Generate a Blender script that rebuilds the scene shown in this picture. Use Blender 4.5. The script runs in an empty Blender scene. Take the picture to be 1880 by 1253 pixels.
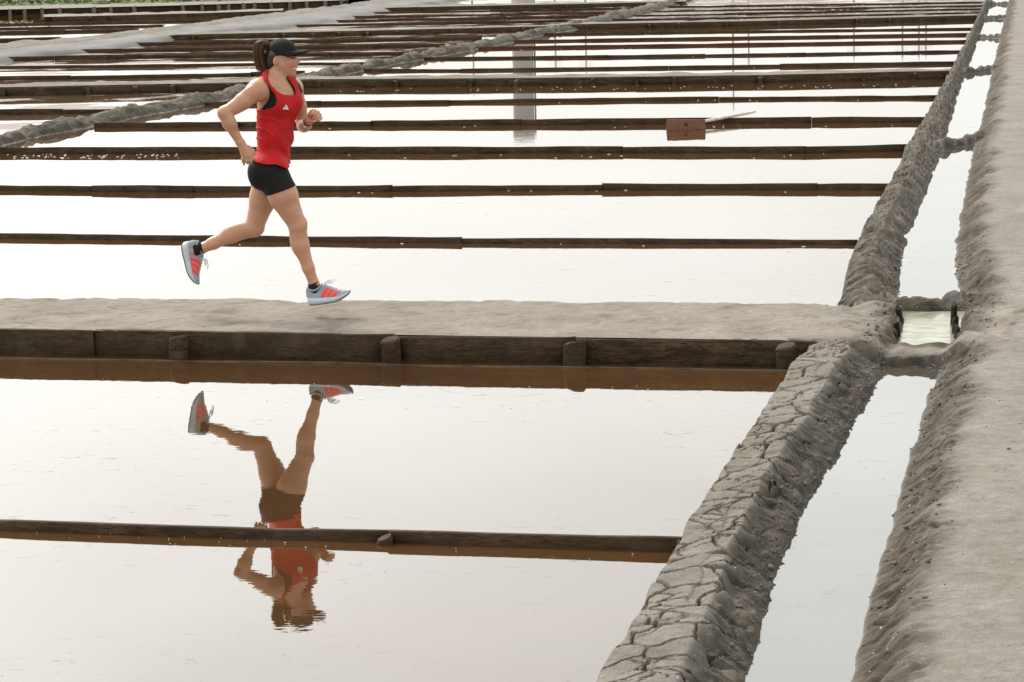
import bpy, bmesh, math, random
import numpy as np
from mathutils import Vector, Matrix

# ---------------------------------------------------------------- camera, sky, sun, exposure
SC = bpy.context.scene
COL = SC.collection
random.seed(7)
RNG = np.random.default_rng(11)

F, CX, CY, HC = 4600.0, 940.0, 626.5, 2.45
KD = F / 3400.0                      # depth stretch that goes with the long lens
RHO = 0.0165
TH = math.atan(776 * math.cos(RHO) / F)
FWD = np.array([0, math.cos(TH), -math.sin(TH)])
_r0 = np.array([1.0, 0, 0]); _u0 = np.array([0, math.sin(TH), math.cos(TH)])
RT = math.cos(RHO) * _r0 - math.sin(RHO) * _u0
UP = math.sin(RHO) * _r0 + math.cos(RHO) * _u0
CAM = np.array([0, 0, HC])

cd = bpy.data.cameras.new('camera'); cam = bpy.data.objects.new('camera', cd); COL.objects.link(cam)
cd.sensor_fit = 'HORIZONTAL'; cd.sensor_width = 36.0; cd.lens = F / 1880 * 36.0
cd.clip_start = 0.1; cd.clip_end = 6000
m = Matrix.Identity(4)
for i in range(3):
    m[i][0] = RT[i]; m[i][1] = UP[i]; m[i][2] = -FWD[i]; m[i][3] = CAM[i]
cam.matrix_world = m
SC.camera = cam

SUN_EL, SUN_AZ = math.radians(44), math.radians(-32)      # azimuth from +Y, towards -X
w = bpy.data.worlds.new('World'); SC.world = w; w.use_nodes = True
nt = w.node_tree; nt.nodes.clear()
N = nt.nodes.new; Lk = nt.links.new
sky = N('ShaderNodeTexSky'); sky.sky_type = 'NISHITA'; sky.sun_disc = False
sky.sun_elevation = SUN_EL; sky.sun_rotation = SUN_AZ
sky.air_density = 1.0; sky.dust_density = 6.0; sky.ozone_density = 1.0
hsv = N('ShaderNodeHueSaturation'); hsv.inputs['Saturation'].default_value = 0.16
Lk(sky.outputs[0], hsv.inputs['Color'])
tc = N('ShaderNodeTexCoord'); mp = N('ShaderNodeMapping'); mp.inputs['Scale'].default_value = (1, 1, 3.2)
ns = N('ShaderNodeTexNoise'); ns.inputs['Scale'].default_value = 2.6; ns.inputs['Detail'].default_value = 5
Lk(tc.outputs['Generated'], mp.inputs[0]); Lk(mp.outputs[0], ns.inputs[0])
rmp = N('ShaderNodeMapRange'); rmp.inputs['From Min'].default_value = 0.3; rmp.inputs['From Max'].default_value = 0.7
rmp.inputs['To Min'].default_value = 0.88; rmp.inputs['To Max'].default_value = 1.1
Lk(ns.outputs['Fac'], rmp.inputs[0])
veil = N('ShaderNodeMix'); veil.data_type = 'RGBA'; veil.inputs[0].default_value = 0.42      # high, even cloud over the clear sky
veil.inputs[7].default_value = (9.8, 9.5, 9.05, 1); Lk(hsv.outputs[0], veil.inputs[6])
mulc = N('ShaderNodeVectorMath'); mulc.operation = 'SCALE'
Lk(veil.outputs[2], mulc.inputs[0]); Lk(rmp.outputs[0], mulc.inputs['Scale'])
bg = N('ShaderNodeBackground'); bg.inputs['Strength'].default_value = 0.13
Lk(mulc.outputs[0], bg.inputs['Color'])
wo = N('ShaderNodeOutputWorld'); Lk(bg.outputs[0], wo.inputs[0])

sd = bpy.data.lights.new('sun', 'SUN'); sd.energy = 1.4; sd.angle = math.radians(14); sd.color = (1.0, 0.92, 0.82)
sun = bpy.data.objects.new('sun', sd); COL.objects.link(sun)
_sv = Vector((math.sin(SUN_AZ) * math.cos(SUN_EL), math.cos(SUN_AZ) * math.cos(SUN_EL), math.sin(SUN_EL)))
sun.rotation_euler = _sv.to_track_quat('Z', 'Y').to_euler()
sun.location = (0, 0, 30)

SC.view_settings.view_transform = 'Standard'; SC.view_settings.look = 'None'
SC.view_settings.exposure = 0.86; SC.view_settings.gamma = 1.0
SC.view_settings.use_curve_mapping = False
SC.render.engine = 'CYCLES'

# ---------------------------------------------------------------- geometry helpers
def ray(x, y): return FWD * F + RT * (x - CX) - UP * (y - CY)
def U(x, y, h=0.0):
    """point of the horizontal plane z = h seen at photo pixel (x, y)"""
    d = ray(x, y); return CAM + d * ((h - HC) / d[2])
def UY(x, y, Y):
    d = ray(x, y); return CAM + d * (Y / d[1])

_perm = RNG.permutation(512).astype(np.int64)
_perm = np.concatenate([_perm, _perm, _perm])
_ang = RNG.uniform(0, 2 * np.pi, 512); _gx, _gy = np.cos(_ang), np.sin(_ang)
def pn(x, y):
    """gradient noise, about -0.7..0.7"""
    x = np.asarray(x, float); y = np.asarray(y, float)
    xi = np.floor(x).astype(np.int64); yi = np.floor(y).astype(np.int64)
    xf = x - xi; yf = y - yi; xi &= 511; yi &= 511
    u = xf * xf * xf * (xf * (xf * 6 - 15) + 10); v = yf * yf * yf * (yf * (yf * 6 - 15) + 10)
    def g(ix, iy, fx, fy):
        h = _perm[_perm[ix & 511] + (iy & 511)] & 511
        return _gx[h] * fx + _gy[h] * fy
    a = g(xi, yi, xf, yf); b = g(xi + 1, yi, xf - 1, yf)
    c = g(xi, yi + 1, xf, yf - 1); d = g(xi + 1, yi + 1, xf - 1, yf - 1)
    return (a + u * (b - a)) * (1 - v) + (c + u * (d - c)) * v
def fbm(x, y, o=4, g=0.5):
    s = 0; a = 1.0
    for i in range(o):
        s = s + a * pn(x * 2 ** i + 17.3 * i, y * 2 ** i - 9.1 * i); a *= g
    return s
def ridged(x, y, o=3):
    s = 0; a = 1.0
    for i in range(o):
        s = s + a * (1 - np.abs(pn(x * 2 ** i + 5.7 * i, y * 2 ** i + 3.1 * i)) * 2.2); a *= 0.5
    return s / 1.75
def sstep(a, b, x):
    t = np.clip((x - a) / (b - a), 0, 1); return t * t * (3 - 2 * t)
def smax(a, b, k):
    h = np.clip(0.5 + 0.5 * (a - b) / k, 0, 1); return b + (a - b) * h + k * h * (1 - h)
def voronoi_edge(x, y):
    """distance between the two nearest jittered cell points"""
    xi = np.floor(x).astype(np.int64); yi = np.floor(y).astype(np.int64)
    f1 = np.full(x.shape, 9.0); f2 = np.full(x.shape, 9.0)
    for dx in (-1, 0, 1):
        for dy in (-1, 0, 1):
            h = _perm[_perm[(xi + dx) & 511] + ((yi + dy) & 511)] & 511
            cx = xi + dx + 0.5 + 0.42 * _gx[h]; cy = yi + dy + 0.5 + 0.42 * _gy[(h * 7 + 3) & 511]
            d = np.hypot(x - cx, y - cy)
            f2 = np.minimum(np.maximum(f1, d), f2); f1 = np.minimum(f1, d)
    return f2 - f1

def mesh_np(name, V, Q, mat=None, smooth=True):
    """mesh from numpy verts and quads (or tris)"""
    me = bpy.data.meshes.new(name); V = np.asarray(V, np.float32); Q = np.asarray(Q, np.int32)
    k = Q.shape[1]
    me.vertices.add(len(V)); me.vertices.foreach_set('co', V.ravel())
    me.loops.add(Q.size); me.loops.foreach_set('vertex_index', Q.ravel())
    me.polygons.add(len(Q)); me.polygons.foreach_set('loop_start', np.arange(0, Q.size, k, dtype=np.int32))
    me.polygons.foreach_set('loop_total', np.full(len(Q), k, np.int32))
    if smooth: me.polygons.foreach_set('use_smooth', np.ones(len(Q), bool))
    me.update(calc_edges=True); me.validate()
    if mat: me.materials.append(mat)
    return me
def link(name, me, parent=None, **props):
    o = bpy.data.objects.new(name, me); COL.objects.link(o)
    if parent is not None: o.parent = parent
    for k, v in props.items(): o[k] = v
    return o
def empty(name, loc, label, cat, group=None):
    o = bpy.data.objects.new(name, None); COL.objects.link(o); o.location = loc; o.empty_display_size = 0.1
    o['label'] = label; o['category'] = cat
    if group: o['group'] = group
    return o
def child(name, me, parent, loc=(0, 0, 0), **props):
    """part whose mesh is in world coordinates: put it back under the parent's origin"""
    o = link(name, me, parent, **props)
    o.location = Vector(loc) - parent.location if parent.parent is None else Vector(loc)
    return o
def grid_quads(nr, nc):
    a = (np.arange(nr - 1)[:, None] * nc + np.arange(nc - 1)[None, :]).ravel()
    return np.stack([a, a + 1, a + nc + 1, a + nc], 1)
def attr(me, name, vals):
    a = me.attributes.new(name, 'FLOAT', 'POINT'); a.data.foreach_set('value', np.asarray(vals, np.float32))
def colattr(me, name, cols):
    a = me.attributes.new(name, 'FLOAT_COLOR', 'POINT')
    c = np.ones((len(cols), 4), np.float32); c[:, :3] = cols; a.data.foreach_set('color', c.ravel())

# ---------------------------------------------------------------- materials
class Mat:
    def __init__(s, name):
        s.m = bpy.data.materials.new(name); s.m.use_nodes = True; s.t = s.m.node_tree; s.t.nodes.clear()
        s.out = s.n('ShaderNodeOutputMaterial')
    def n(s, kind, **kw):
        x = s.t.nodes.new(kind)
        for k, v in kw.items():
            if k in ('operation', 'blend_type', 'data_type', 'attribute_name', 'attribute_type', 'noise_dimensions', 'feature', 'distance'): setattr(x, k, v)
            else: x.inputs[k.replace('_', ' ')].default_value = v
        return x
    def l(s, a, b): s.t.links.new(a, b)
    def pos(s, scale=(1, 1, 1), obj=False, rot=(0, 0, 0)):
        if obj: src = s.n('ShaderNodeTexCoord').outputs['Object']
        else: src = s.n('ShaderNodeNewGeometry').outputs['Position']
        mp = s.n('ShaderNodeMapping'); mp.inputs['Scale'].default_value = scale; mp.inputs['Rotation'].default_value = rot
        s.l(src, mp.inputs[0]); return mp.outputs[0]
    def noise(s, vec, scale, detail=4, rough=0.55, dist=0.0):
        x = s.n('ShaderNodeTexNoise', Scale=scale, Detail=detail, Roughness=rough, Distortion=dist); s.l(vec, x.inputs['Vector']); return x.outputs['Fac']
    def rng(s, v, a, b, c=0.0, d=1.0):
        x = s.n('ShaderNodeMapRange'); 
        for k, q in zip(('From Min', 'From Max', 'To Min', 'To Max'), (a, b, c, d)): x.inputs[k].default_value = q
        s.l(v, x.inputs[0]); return x.outputs[0]
    def mix(s, fac, a, b, blend='MIX'):
        x = s.n('ShaderNodeMix', data_type='RGBA', blend_type=blend)
        for sock, v in ((x.inputs[0], fac), (x.inputs[6], a), (x.inputs[7], b)):
            if isinstance(v, (int, float)): sock.default_value = v
            elif isinstance(v, tuple): sock.default_value = (*v, 1)
            else: s.l(v, sock)
        return x.outputs[2]
    def math(s, op, a, b=0.0):
        x = s.n('ShaderNodeMath', operation=op)
        for sock, v in ((x.inputs[0], a), (x.inputs[1], b)):
            if isinstance(v, (int, float)): sock.default_value = v
            else: s.l(v, sock)
        return x.outputs[0]
    def attrib(s, name, out='Fac'):
        x = s.n('ShaderNodeAttribute', attribute_name=name); return x.outputs[out]
    def bump(s, h, strength, distance, normal=None):
        x = s.n('ShaderNodeBump', Strength=strength); x.inputs['Distance'].default_value = distance
        s.l(h, x.inputs['Height'])
        if normal is not None: s.l(normal, x.inputs['Normal'])
        return x.outputs[0]
    def pbr(s, color, rough=0.8, normal=None, spec=0.5, **kw):
        p = s.n('ShaderNodeBsdfPrincipled')
        for sock, v in ((p.inputs['Base Color'], color), (p.inputs['Roughness'], rough), (p.inputs['Specular IOR Level'], spec)):
            if isinstance(v, (int, float)): sock.default_value = v
            elif isinstance(v, tuple): sock.default_value = (*v, 1)
            else: s.l(v, sock)
        if normal is not None: s.l(normal, p.inputs['Normal'])
        for k, v in kw.items(): p.inputs[k.replace('_', ' ')].default_value = v
        s.l(p.outputs[0], s.out.inputs[0]); return p

def sepz(M):
    g = M.n('ShaderNodeNewGeometry'); x = M.n('ShaderNodeSeparateXYZ'); M.l(g.outputs['Position'], x.inputs[0]); return x.outputs[2]

def mud_material(name, dry, mid, damp, brown_amt=0.35, fine=0.006, wet_top=0.06, streak=0.0, slope_col=(0.058, 0.048, 0.034)):
    M = Mat(name); P = M.pos()
    n1 = M.noise(P, 2.3, 5, 0.6); n2 = M.noise(P, 14, 6, 0.65); n3 = M.noise(P, 90, 4, 0.7)
    c = M.mix(M.rng(n1, 0.35, 0.65), mid, dry)
    c = M.mix(M.rng(n2, 0.3, 0.72), M.mix(0.45, c, damp), c)
    br = M.noise(M.pos((1.6, 2.4, 1.0)), 1.7, 6, 0.68)
    c = M.mix(M.math('MULTIPLY', M.rng(br, 0.5, 0.72), brown_amt), c, (0.13, 0.10, 0.068))
    z = sepz(M)
    zn = M.math('ADD', z, M.math('MULTIPLY', M.math('SUBTRACT', n2, 0.5), 0.05))
    c = M.mix(M.rng(zn, wet_top, 0.0), c, M.mix(0.75, c, damp))
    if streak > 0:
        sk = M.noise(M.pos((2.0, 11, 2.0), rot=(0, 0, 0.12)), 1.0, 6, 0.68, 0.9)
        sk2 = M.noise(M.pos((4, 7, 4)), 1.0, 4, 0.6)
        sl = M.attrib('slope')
        c = M.mix(M.math('MULTIPLY', sl, M.rng(sk2, 0.3, 0.7, 0.35, 0.95)), c, slope_col)  # damp slope mud, darkened beyond that to put shade into the colour
        c = M.mix(M.math('MULTIPLY', M.math('MULTIPLY', M.rng(sk, 0.42, 0.60), sl), streak), c, tuple(x * 0.45 for x in slope_col))  # stain streaks, deepened as painted shade on the slopes
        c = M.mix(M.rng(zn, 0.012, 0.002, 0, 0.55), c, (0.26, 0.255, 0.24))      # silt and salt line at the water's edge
    dr = M.attrib('dry')
    dc = M.mix(M.rng(n1, 0.35, 0.65), (0.225, 0.206, 0.172), (0.285, 0.266, 0.232)); dc = M.mix(M.math('MULTIPLY', M.rng(br, 0.5, 0.72), 0.6), dc, (0.13, 0.10, 0.068))
    c = M.mix(M.math('MULTIPLY', dr, 0.9), c, dc)
    sp = M.noise(P, 60, 2, 0.5)
    c = M.mix(M.rng(sp, 0.70, 0.76), c, (0.42, 0.41, 0.40))          # salt specks
    cr = M.attrib('crack')
    c = M.mix(M.math('MULTIPLY', cr, 0.8), c, tuple(x * 0.6 for x in damp))
    n4 = M.noise(P, 38, 4, 0.7)
    c = M.mix(M.rng(n3, 0.36, 0.64, 0, 0.34), c, M.mix(0.6, c, damp))                  # grit
    nb = M.bump(n3, 1.0, fine * 1.3); nb = M.bump(n4, 0.9, fine * 2.2, nb); nb = M.bump(n2, 0.8, fine * 3.6, nb)
    rough = M.rng(zn, 0.0, 0.04, 0.55, 0.95)
    M.pbr(c, rough, nb, 0.18)
    return M.m

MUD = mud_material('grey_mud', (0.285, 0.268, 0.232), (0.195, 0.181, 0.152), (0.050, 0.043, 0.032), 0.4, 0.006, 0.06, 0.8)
MUD_PATH = mud_material('path_mud', (0.285, 0.266, 0.232), (0.225, 0.206, 0.172), (0.12, 0.105, 0.083), 0.8, 0.004, 0.02)
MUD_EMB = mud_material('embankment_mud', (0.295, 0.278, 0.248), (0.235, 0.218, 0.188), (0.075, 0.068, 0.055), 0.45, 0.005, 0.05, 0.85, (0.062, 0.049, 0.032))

def salt_material():
    M = Mat('salt_crust'); P = M.pos((1, 0.35, 1))
    n1 = M.noise(P, 1.1, 5, 0.6); n2 = M.noise(M.pos(), 8, 5, 0.6)
    c = M.mix(M.rng(n1, 0.35, 0.65), (0.14, 0.138, 0.132), (0.215, 0.213, 0.208))
    c = M.mix(M.rng(n2, 0.4, 0.75), c, (0.17, 0.167, 0.16))
    M.pbr(c, 0.9, M.bump(n2, 0.5, 0.01), 0.08); return M.m
SALT = salt_material()

def wood_material(name, dark, light, tint, rough=0.75):
    M = Mat(name)
    P = M.pos((0.9, 14, 14)); P2 = M.pos((3, 60, 60))
    g = M.noise(P, 1.6, 6, 0.6, 0.6); g2 = M.noise(P2, 2.0, 3, 0.6)
    oi = M.n('ShaderNodeObjectInfo').outputs['Random']
    c = M.mix(M.rng(g, 0.3, 0.7), dark, light)
    c = M.mix(M.rng(g2, 0.45, 0.7), c, tuple(x * 0.55 for x in dark))
    c = M.mix(M.math('MULTIPLY', oi, 0.5), c, tint)
    b = M.noise(M.pos(), 5, 4, 0.6)
    c = M.mix(M.rng(b, 0.55, 0.75, 0, 0.5), c, (0.10, 0.078, 0.052))      # dried mud and salt on the grain
    nb = M.bump(g2, 0.7, 0.004); nb = M.bump(g, 0.7, 0.012, nb)
    M.pbr(c, rough, nb, 0.15); return M.m
WOOD = wood_material('wet_timber', (0.017, 0.0105, 0.0055), (0.085, 0.053, 0.029), (0.055, 0.031, 0.016))
WOOD_RED = wood_material('reddish_timber', (0.04, 0.017, 0.009), (0.12, 0.05, 0.025), (0.08, 0.033, 0.017))
WOOD_OLD = wood_material('retaining_timber', (0.015, 0.0098, 0.0048), (0.085, 0.058, 0.031), (0.04, 0.027, 0.014))
WOOD_PALE = wood_material('pale_timber', (0.10, 0.085, 0.065), (0.19, 0.165, 0.13), (0.15, 0.13, 0.10))
WOOD_RAKE = wood_material('rake_timber', (0.15, 0.07, 0.04), (0.27, 0.14, 0.085), (0.22, 0.11, 0.065))

def water_material(name, bed, ior, ripple, mudmask=0.0, mudcol=(0.2, 0.16, 0.13), specks=0.0):
    M = Mat(name)
    P = M.pos((1, 1, 1))
    r1 = M.noise(M.pos((4.0, 7.0, 1)), 1.0, 3, 0.5); r2 = M.noise(M.pos((18, 30, 1)), 1.0, 2, 0.5)
    amp = M.noise(P, 0.8, 3, 0.5)
    h = M.math('ADD', r1, M.math('MULTIPLY', r2, 0.22))
    h = M.math('MULTIPLY', h, M.rng(amp, 0.3, 0.7, 0.35, 1.3))
    nb = M.bump(h, 1.0, ripple)
    bn = M.noise(M.pos((0.5, 1.4, 1)), 0.9, 5, 0.6)
    c = M.mix(M.rng(bn, 0.3, 0.7), bed, tuple(x * 1.45 for x in bed))
    d = M.n('ShaderNodeBsdfDiffuse'); M.l(c, d.inputs[0])
    g = M.n('ShaderNodeBsdfGlossy', Roughness=0.0); g.inputs[0].default_value = (0.955, 0.99, 0.985, 1); M.l(nb, g.inputs['Normal'])
    fr = M.n('ShaderNodeFresnel', IOR=ior)
    fac = fr.outputs[0]
    sc = M.noise(M.pos((9, 16, 1)), 1.0, 3, 0.6, 1.0); reg = M.noise(P, 0.5, 3, 0.6)
    sc = M.math('MULTIPLY', M.rng(sc, 0.635, 0.68), M.rng(reg, 0.42, 0.55))
    fac = M.math('MULTIPLY', fac, M.rng(sc, 0, 1, 1.0, 0.78))
    mx = M.n('ShaderNodeMixShader'); M.l(fac, mx.inputs[0]); M.l(d.outputs[0], mx.inputs[1]); M.l(g.outputs[0], mx.inputs[2])
    res = mx.outputs[0]
    if mudmask > 0:
        mn = M.noise(M.pos((0.55, 1.1, 1)), 1.0, 7, 0.72, 0.4)
        mm = M.rng(mn, mudmask, mudmask + 0.02)
        md = M.n('ShaderNodeBsdfPrincipled', Roughness=0.6)
        mc = M.mix(M.rng(M.noise(P, 3, 5), 0.35, 0.65), mudcol, tuple(x * 0.55 for x in mudcol)); M.l(mc, md.inputs['Base Color'])
        m2 = M.n('ShaderNodeMixShader'); M.l(mm, m2.inputs[0]); M.l(res, m2.inputs[1]); M.l(md.outputs[0], m2.inputs[2]); res = m2.outputs[0]
    M.l(res, M.out.inputs[0]); return M.m
BROWN = (0.048, 0.0235, 0.009)
WATER = water_material('pan_brine', BROWN, 2.25, 0.0003)
WATER_SHALLOW = water_material('shallow_brine', (0.08, 0.05, 0.032), 2.25, 0.0004, 0.53, (0.15, 0.10, 0.07))
WATER_MUDDY = water_material('muddy_brine', (0.085, 0.058, 0.042), 1.4, 0.0004, 0.45, (0.11, 0.075, 0.055))
WATER_DITCH = water_material('ditch_brine', (0.05, 0.047, 0.038), 2.25, 0.00025)
def plain(name, color, rough=0.6, var=0.15, scale=30, bump=0.0, spec=0.4, **kw):
    M = Mat(name); P = M.pos(obj=True); n = M.noise(P, scale, 4, 0.6)
    c = M.mix(M.rng(n, 0.3, 0.7), tuple(x * (1 - var) for x in color), tuple(min(1, x * (1 + var)) for x in color))
    M.pbr(c, rough, M.bump(n, 0.5, bump) if bump else None, spec, **kw); return M.m

SILT = plain('silt_ledge', (0.05, 0.038, 0.026), 0.9, 0.5, 6, 0.01, 0.1)

CLOD = plain('dry_clod', (0.125, 0.113, 0.093), 0.95, 0.35, 40, 0.004, 0.1)
WOOD_DARK = wood_material('black_timber', (0.008, 0.006, 0.0045), (0.035, 0.026, 0.019), (0.02, 0.015, 0.011))
# ---------------------------------------------------------------- the setting: ground, banks, paths, water
def line_of(pts, h=0.0):
    """photo pixels on the plane z = h -> (Y sorted, X) arrays"""
    P = np.array([U(x, y, h) for x, y in pts]); o = np.argsort(P[:, 1]); return P[o, 1], P[o, 0]
BLp = line_of([(960, 1500), (1030, 1390), (1110, 1253), (1190, 1125), (1240, 1035), (1300, 935), (1362, 842), (1412, 757), (1442, 712), (1475, 672), (1508, 635), (1545, 565), (1545, 525), (1578, 445), (1640, 338), (1662, 285), (1703, 218), (1743, 142), (1779, 72), (1810, 5), (1825, -30)])
BRp = line_of([(1300, 1500), (1338, 1390), (1372, 1253), (1400, 1150), (1440, 1010), (1500, 890), (1560, 795), (1607, 712), (1624, 660), (1642, 590), (1650, 545), (1652, 510), (1657, 475), (1680, 402), (1702, 350), (1724, 292), (1745, 228), (1765, 160), (1786, 103), (1800, 60), (1815, 20), (1832, -30)])
ELp = line_of([(1500, 1500), (1528, 1390), (1560, 1253), (1580, 1160), (1610, 1040), (1642, 935), (1672, 830), (1697, 735), (1727, 680), (1760, 640), (1765, 600), (1762, 530), (1750, 490), (1755, 440), (1773, 335), (1786, 280), (1799, 235), (1809, 190), (1817, 150), (1827, 105), (1836, 68), (1845, 28), (1860, -30)])
def XBL(Y): return np.interp(Y, *BLp) + 0.018 * pn(Y / KD * 2.1, 3.3) + 0.012 * pn(Y / KD * 6.3, 8.8)
def XBR(Y): return np.interp(Y, *BRp) + 0.022 * pn(Y / KD * 1.9, 13.3) + 0.016 * pn(Y / KD * 5.5, 1.8)
def XEL(Y): return np.interp(Y, *ELp) + 0.025 * pn(Y / KD * 1.7, 23.3) + 0.02 * pn(Y / KD * 5.1, 31.8)
HP = 0.150
def line2(a, b):
    p, q = U(*a, HP), U(*b, HP); m = (q[1] - p[1]) / (q[0] - p[0]); return lambda X: p[1] + m * (X - p[0])
Yf = line2((0, 604), (1480, 624)); Yb = line2((0, 542), (1545, 553))
YN = float(Yf(1.8))
DAMS = [((1636, 541), (1790, 538), 0.13, 0.21), ((1722, 256), (1812, 238), 0.11, 0.15), ((1735, 126), (1870, 112), 0.11, 0.16), ((1788, 60), (1850, 62), 0.10, 0.2), ((1796, 28), (1856, 27), 0.10, 0.22), ((1810, 2), (1866, 2), 0.10, 0.25)]
DAMW = [(U(*a, h), U(*b, h), h, wd) for a, b, h, wd in DAMS]
POOL = [U(1648, 637, 0.05), U(1768, 637, 0.05), U(1760, 584, 0.05), U(1662, 584, 0.05)]

def path_h(X, Y):
    d = np.minimum(Y - Yf(X), Yb(X) - Y)
    h = -0.12 + (HP + 0.12) * sstep(-0.05, 0.03, d)
    return h + np.where(d > 0, 0.008 * fbm(X * 1.5, Y * 2.2, 4) - 0.010 * sstep(0.2, 0.0, Yb(X) - Y), 0)
def rect_in(X, Y, q):
    d = np.full(X.shape, 9.0)
    for i in range(4):
        a, b = q[i], q[(i + 1) % 4]; e = b[:2] - a[:2]; n = np.array([-e[1], e[0]]) / np.hypot(*e)
        d = np.minimum(d, (X - a[0]) * n[0] + (Y - a[1]) * n[1])
    return d

def groove(n, w): return np.exp(-(n / w) ** 2)
def right_height(X, Yw):
    a, b, c = XBL(Yw), XBR(Yw), XEL(Yw)
    Y = Yw / KD
    t = (X - a) / (b - a)
    near = sstep(YN + 0.9 * KD, YN - 0.5 * KD, Yw); far_ = 1 - near
    ridge = 0.62 * near + 0.5 * far_ + 0.08 * pn(Y * 2.3, 40.2)
    # bank: steep scarp on the pan side, flat top, slope into the ditch
    up = sstep(-0.02, 0.11, t + 0.05 * pn(Y * 7, 5.5)); down = 1 - np.clip((t - ridge) / (1.07 - ridge), 0, 1.4) ** 0.95
    hb = 0.155 * up * np.where(t < ridge, 0.86 + 0.14 * sstep(0, 1, t / ridge), down)
    hb = np.where(t < 0, -0.12 * sstep(0, -0.2, t), hb)
    hb = np.where(t > 1, -0.10 * sstep(1.0, 1.25, t), hb)
    on = sstep(-0.02, 0.04, hb)
    s = Y * 1.03
    hb = hb + (0.018 * fbm(X * 3.0, Y * 2.4, 3) + 0.003 * fbm(X * 13, Y * 11, 3)) * on
    # far: slumped, wrinkled mud with sharp creases running over the bank
    cv = 1.6 * np.abs(t - 0.45)
    g1 = groove(pn(t * 1.1 + 3, s * 4.6 + cv * 1.6 + 0.5 * pn(X * 5, s * 2)), 0.085)
    g2 = groove(pn(t * 1.7 + 11, s * 9.0 + cv * 3.0 + 0.6 * pn(X * 7, s * 3)), 0.10)
    big = fbm(X * 2.2, s * 1.7, 2)
    hb = hb + (0.040 * big - 0.036 * g1 - 0.022 * g2 + 0.016 * fbm(X * 9, s * 8, 3)) * on * far_
    # near: flat dried plates parted by thin deep cracks
    wx = s / 0.165 + 0.22 * fbm(X * 5, Y * 4, 3) - 1.2 * np.clip(t - ridge, 0, 1); wy = t / 0.46 + 0.22 * fbm(X * 5 + 9, Y * 5, 3)
    ce = voronoi_edge(wx, wy); ce2 = voronoi_edge(wx * 1.9 + 7, wy * 1.4 + 3)
    wide = 0.052 + 0.035 * pn(X * 3, Y * 2)
    crack = (1 - sstep(0.012, wide, ce)) + 0.8 * (1 - sstep(0.0, 0.05, ce2)) * sstep(0.08, 0.25, pn(X * 3.1, Y * 2.3))
    crack = np.clip(crack, 0, 1) * near * on * sstep(0.02, 0.1, t) * (1 - 0.85 * sstep(ridge, ridge + 0.3, t))
    tilt = 0.004 * np.sign(pn(np.floor(wx) * 1.7, np.floor(wy) * 2.9))
    hb = hb - 0.050 * crack + tilt * near * on * sstep(0.03, 0.12, ce)
    # near: gullies and crumbs on the ditch slope
    inS = sstep(ridge, ridge + 0.08, t) * sstep(1.12, 0.95, t) * near
    q1 = groove(pn(s * 5.0 - 1.6 * (t - ridge) + 0.5 * pn(X * 8, Y * 5), t * 0.9 + 4), 0.10); q2 = groove(pn(s * 12 - 3.0 * (t - ridge) + 0.6 * pn(X * 9, Y * 7), t * 1.7 + 9), 0.12)
    hb = hb + inS * (-0.022 * q1 * sstep(0.95, 0.75, t) - 0.013 * q2 * sstep(0.95, 0.75, t) + 0.018 * fbm(X * 18, Y * 15, 3) + 0.03 * np.abs(pn(X * 8, Y * 6)) - 0.006)
    toe = sstep(0.80, 0.95, t) * sstep(1.18, 1.0, t)
    hb = hb + toe * near * 0.034 * np.clip(fbm(X * 9, Y * 8, 3), -0.25, 1)
    # embankment on the right: eroded edge, flat trodden top
    d = X - c
    he = np.where(d < 0, -0.10 * sstep(0, -0.12, d), 0.15 * np.clip(d / (0.20 + 0.06 * pn(Y * 1.4, 91)), 0, 1) ** 0.8 + 0.012 * sstep(0.25, 1.5, d))
    one = sstep(0, 0.05, d)
    dl = d + 0.20 * pn(Y * 1.1, 61.0) + 0.10 * pn(Y * 4, 66.0)
    slope = sstep(0.0, 0.10, d) * sstep(0.33, 0.12, dl)
    e1 = groove(pn(s * 4.2 - 2.6 * d + 0.7 * pn(X * 4, Y * 2.5), d * 1.6 + 7), 0.09); e2 = groove(pn(s * 9.5 - 5.0 * d + 0.8 * pn(X * 6, Y * 4), d * 2.2 + 17), 0.11); e3 = groove(pn(s * 20 - 9.0 * d + 0.6 * pn(X * 9, Y * 8), d * 3.0 + 27), 0.14)
    he = he + slope * (-0.020 * e1 - 0.013 * e2 - 0.006 * e3 + 0.030 * fbm(X * 3, Y * 2.3, 3) + 0.045 * np.abs(pn(X * 7, Y * 5)) + 0.026 * np.abs(pn(X * 16 + 3, Y * 11)) + 0.010 * fbm(X * 22, Y * 18, 2) - 0.018) + one * 0.012 * sstep(0.3, 0.1, d) * fbm(X * 8, Y * 7, 2)
    he = he + one * (0.010 * fbm(X * 1.2, Y * 1.0, 4) + 0.004 * fbm(X * 5, Y * 9, 3))
    ip = np.minimum(Yw - Yf(X), Yb(X) - Yw) / KD
    hb = hb - np.clip(hb - 0.06, 0, 1) * sstep(0.03, 0.14, ip)
    H = smax(hb, he, 0.02)
    # mud dams over the ditch
    for (p, q, h, wd) in DAMW:
        py, qy = p[1] / KD, q[1] / KD; e = np.array([q[0] - p[0], qy - py]); L = np.hypot(*e); e = e / L
        al = np.clip((X - p[0]) * e[0] + (Y - py) * e[1], 0, L)
        dd = np.hypot(X - p[0] - e[0] * al, Y - py - e[1] * al) / wd + 0.30 * fbm(X * 5, Y * 5, 3)
        hh = h * (1 + 0.45 * pn(X * 6, 3.0 * h * 100 + Y)) * (1 - 0.25 * np.sin(np.pi * al / L))
        H = smax(H, -0.12 + (hh + 0.12) * (1 - sstep(0.25, 1.3, dd)) + 0.05 * fbm(X * 4.5, Y * 6, 4) - 0.03 * groove(pn(X * 6, Y * 5), 0.1) * sstep(1.6, 0.8, dd), 0.03)
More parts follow.
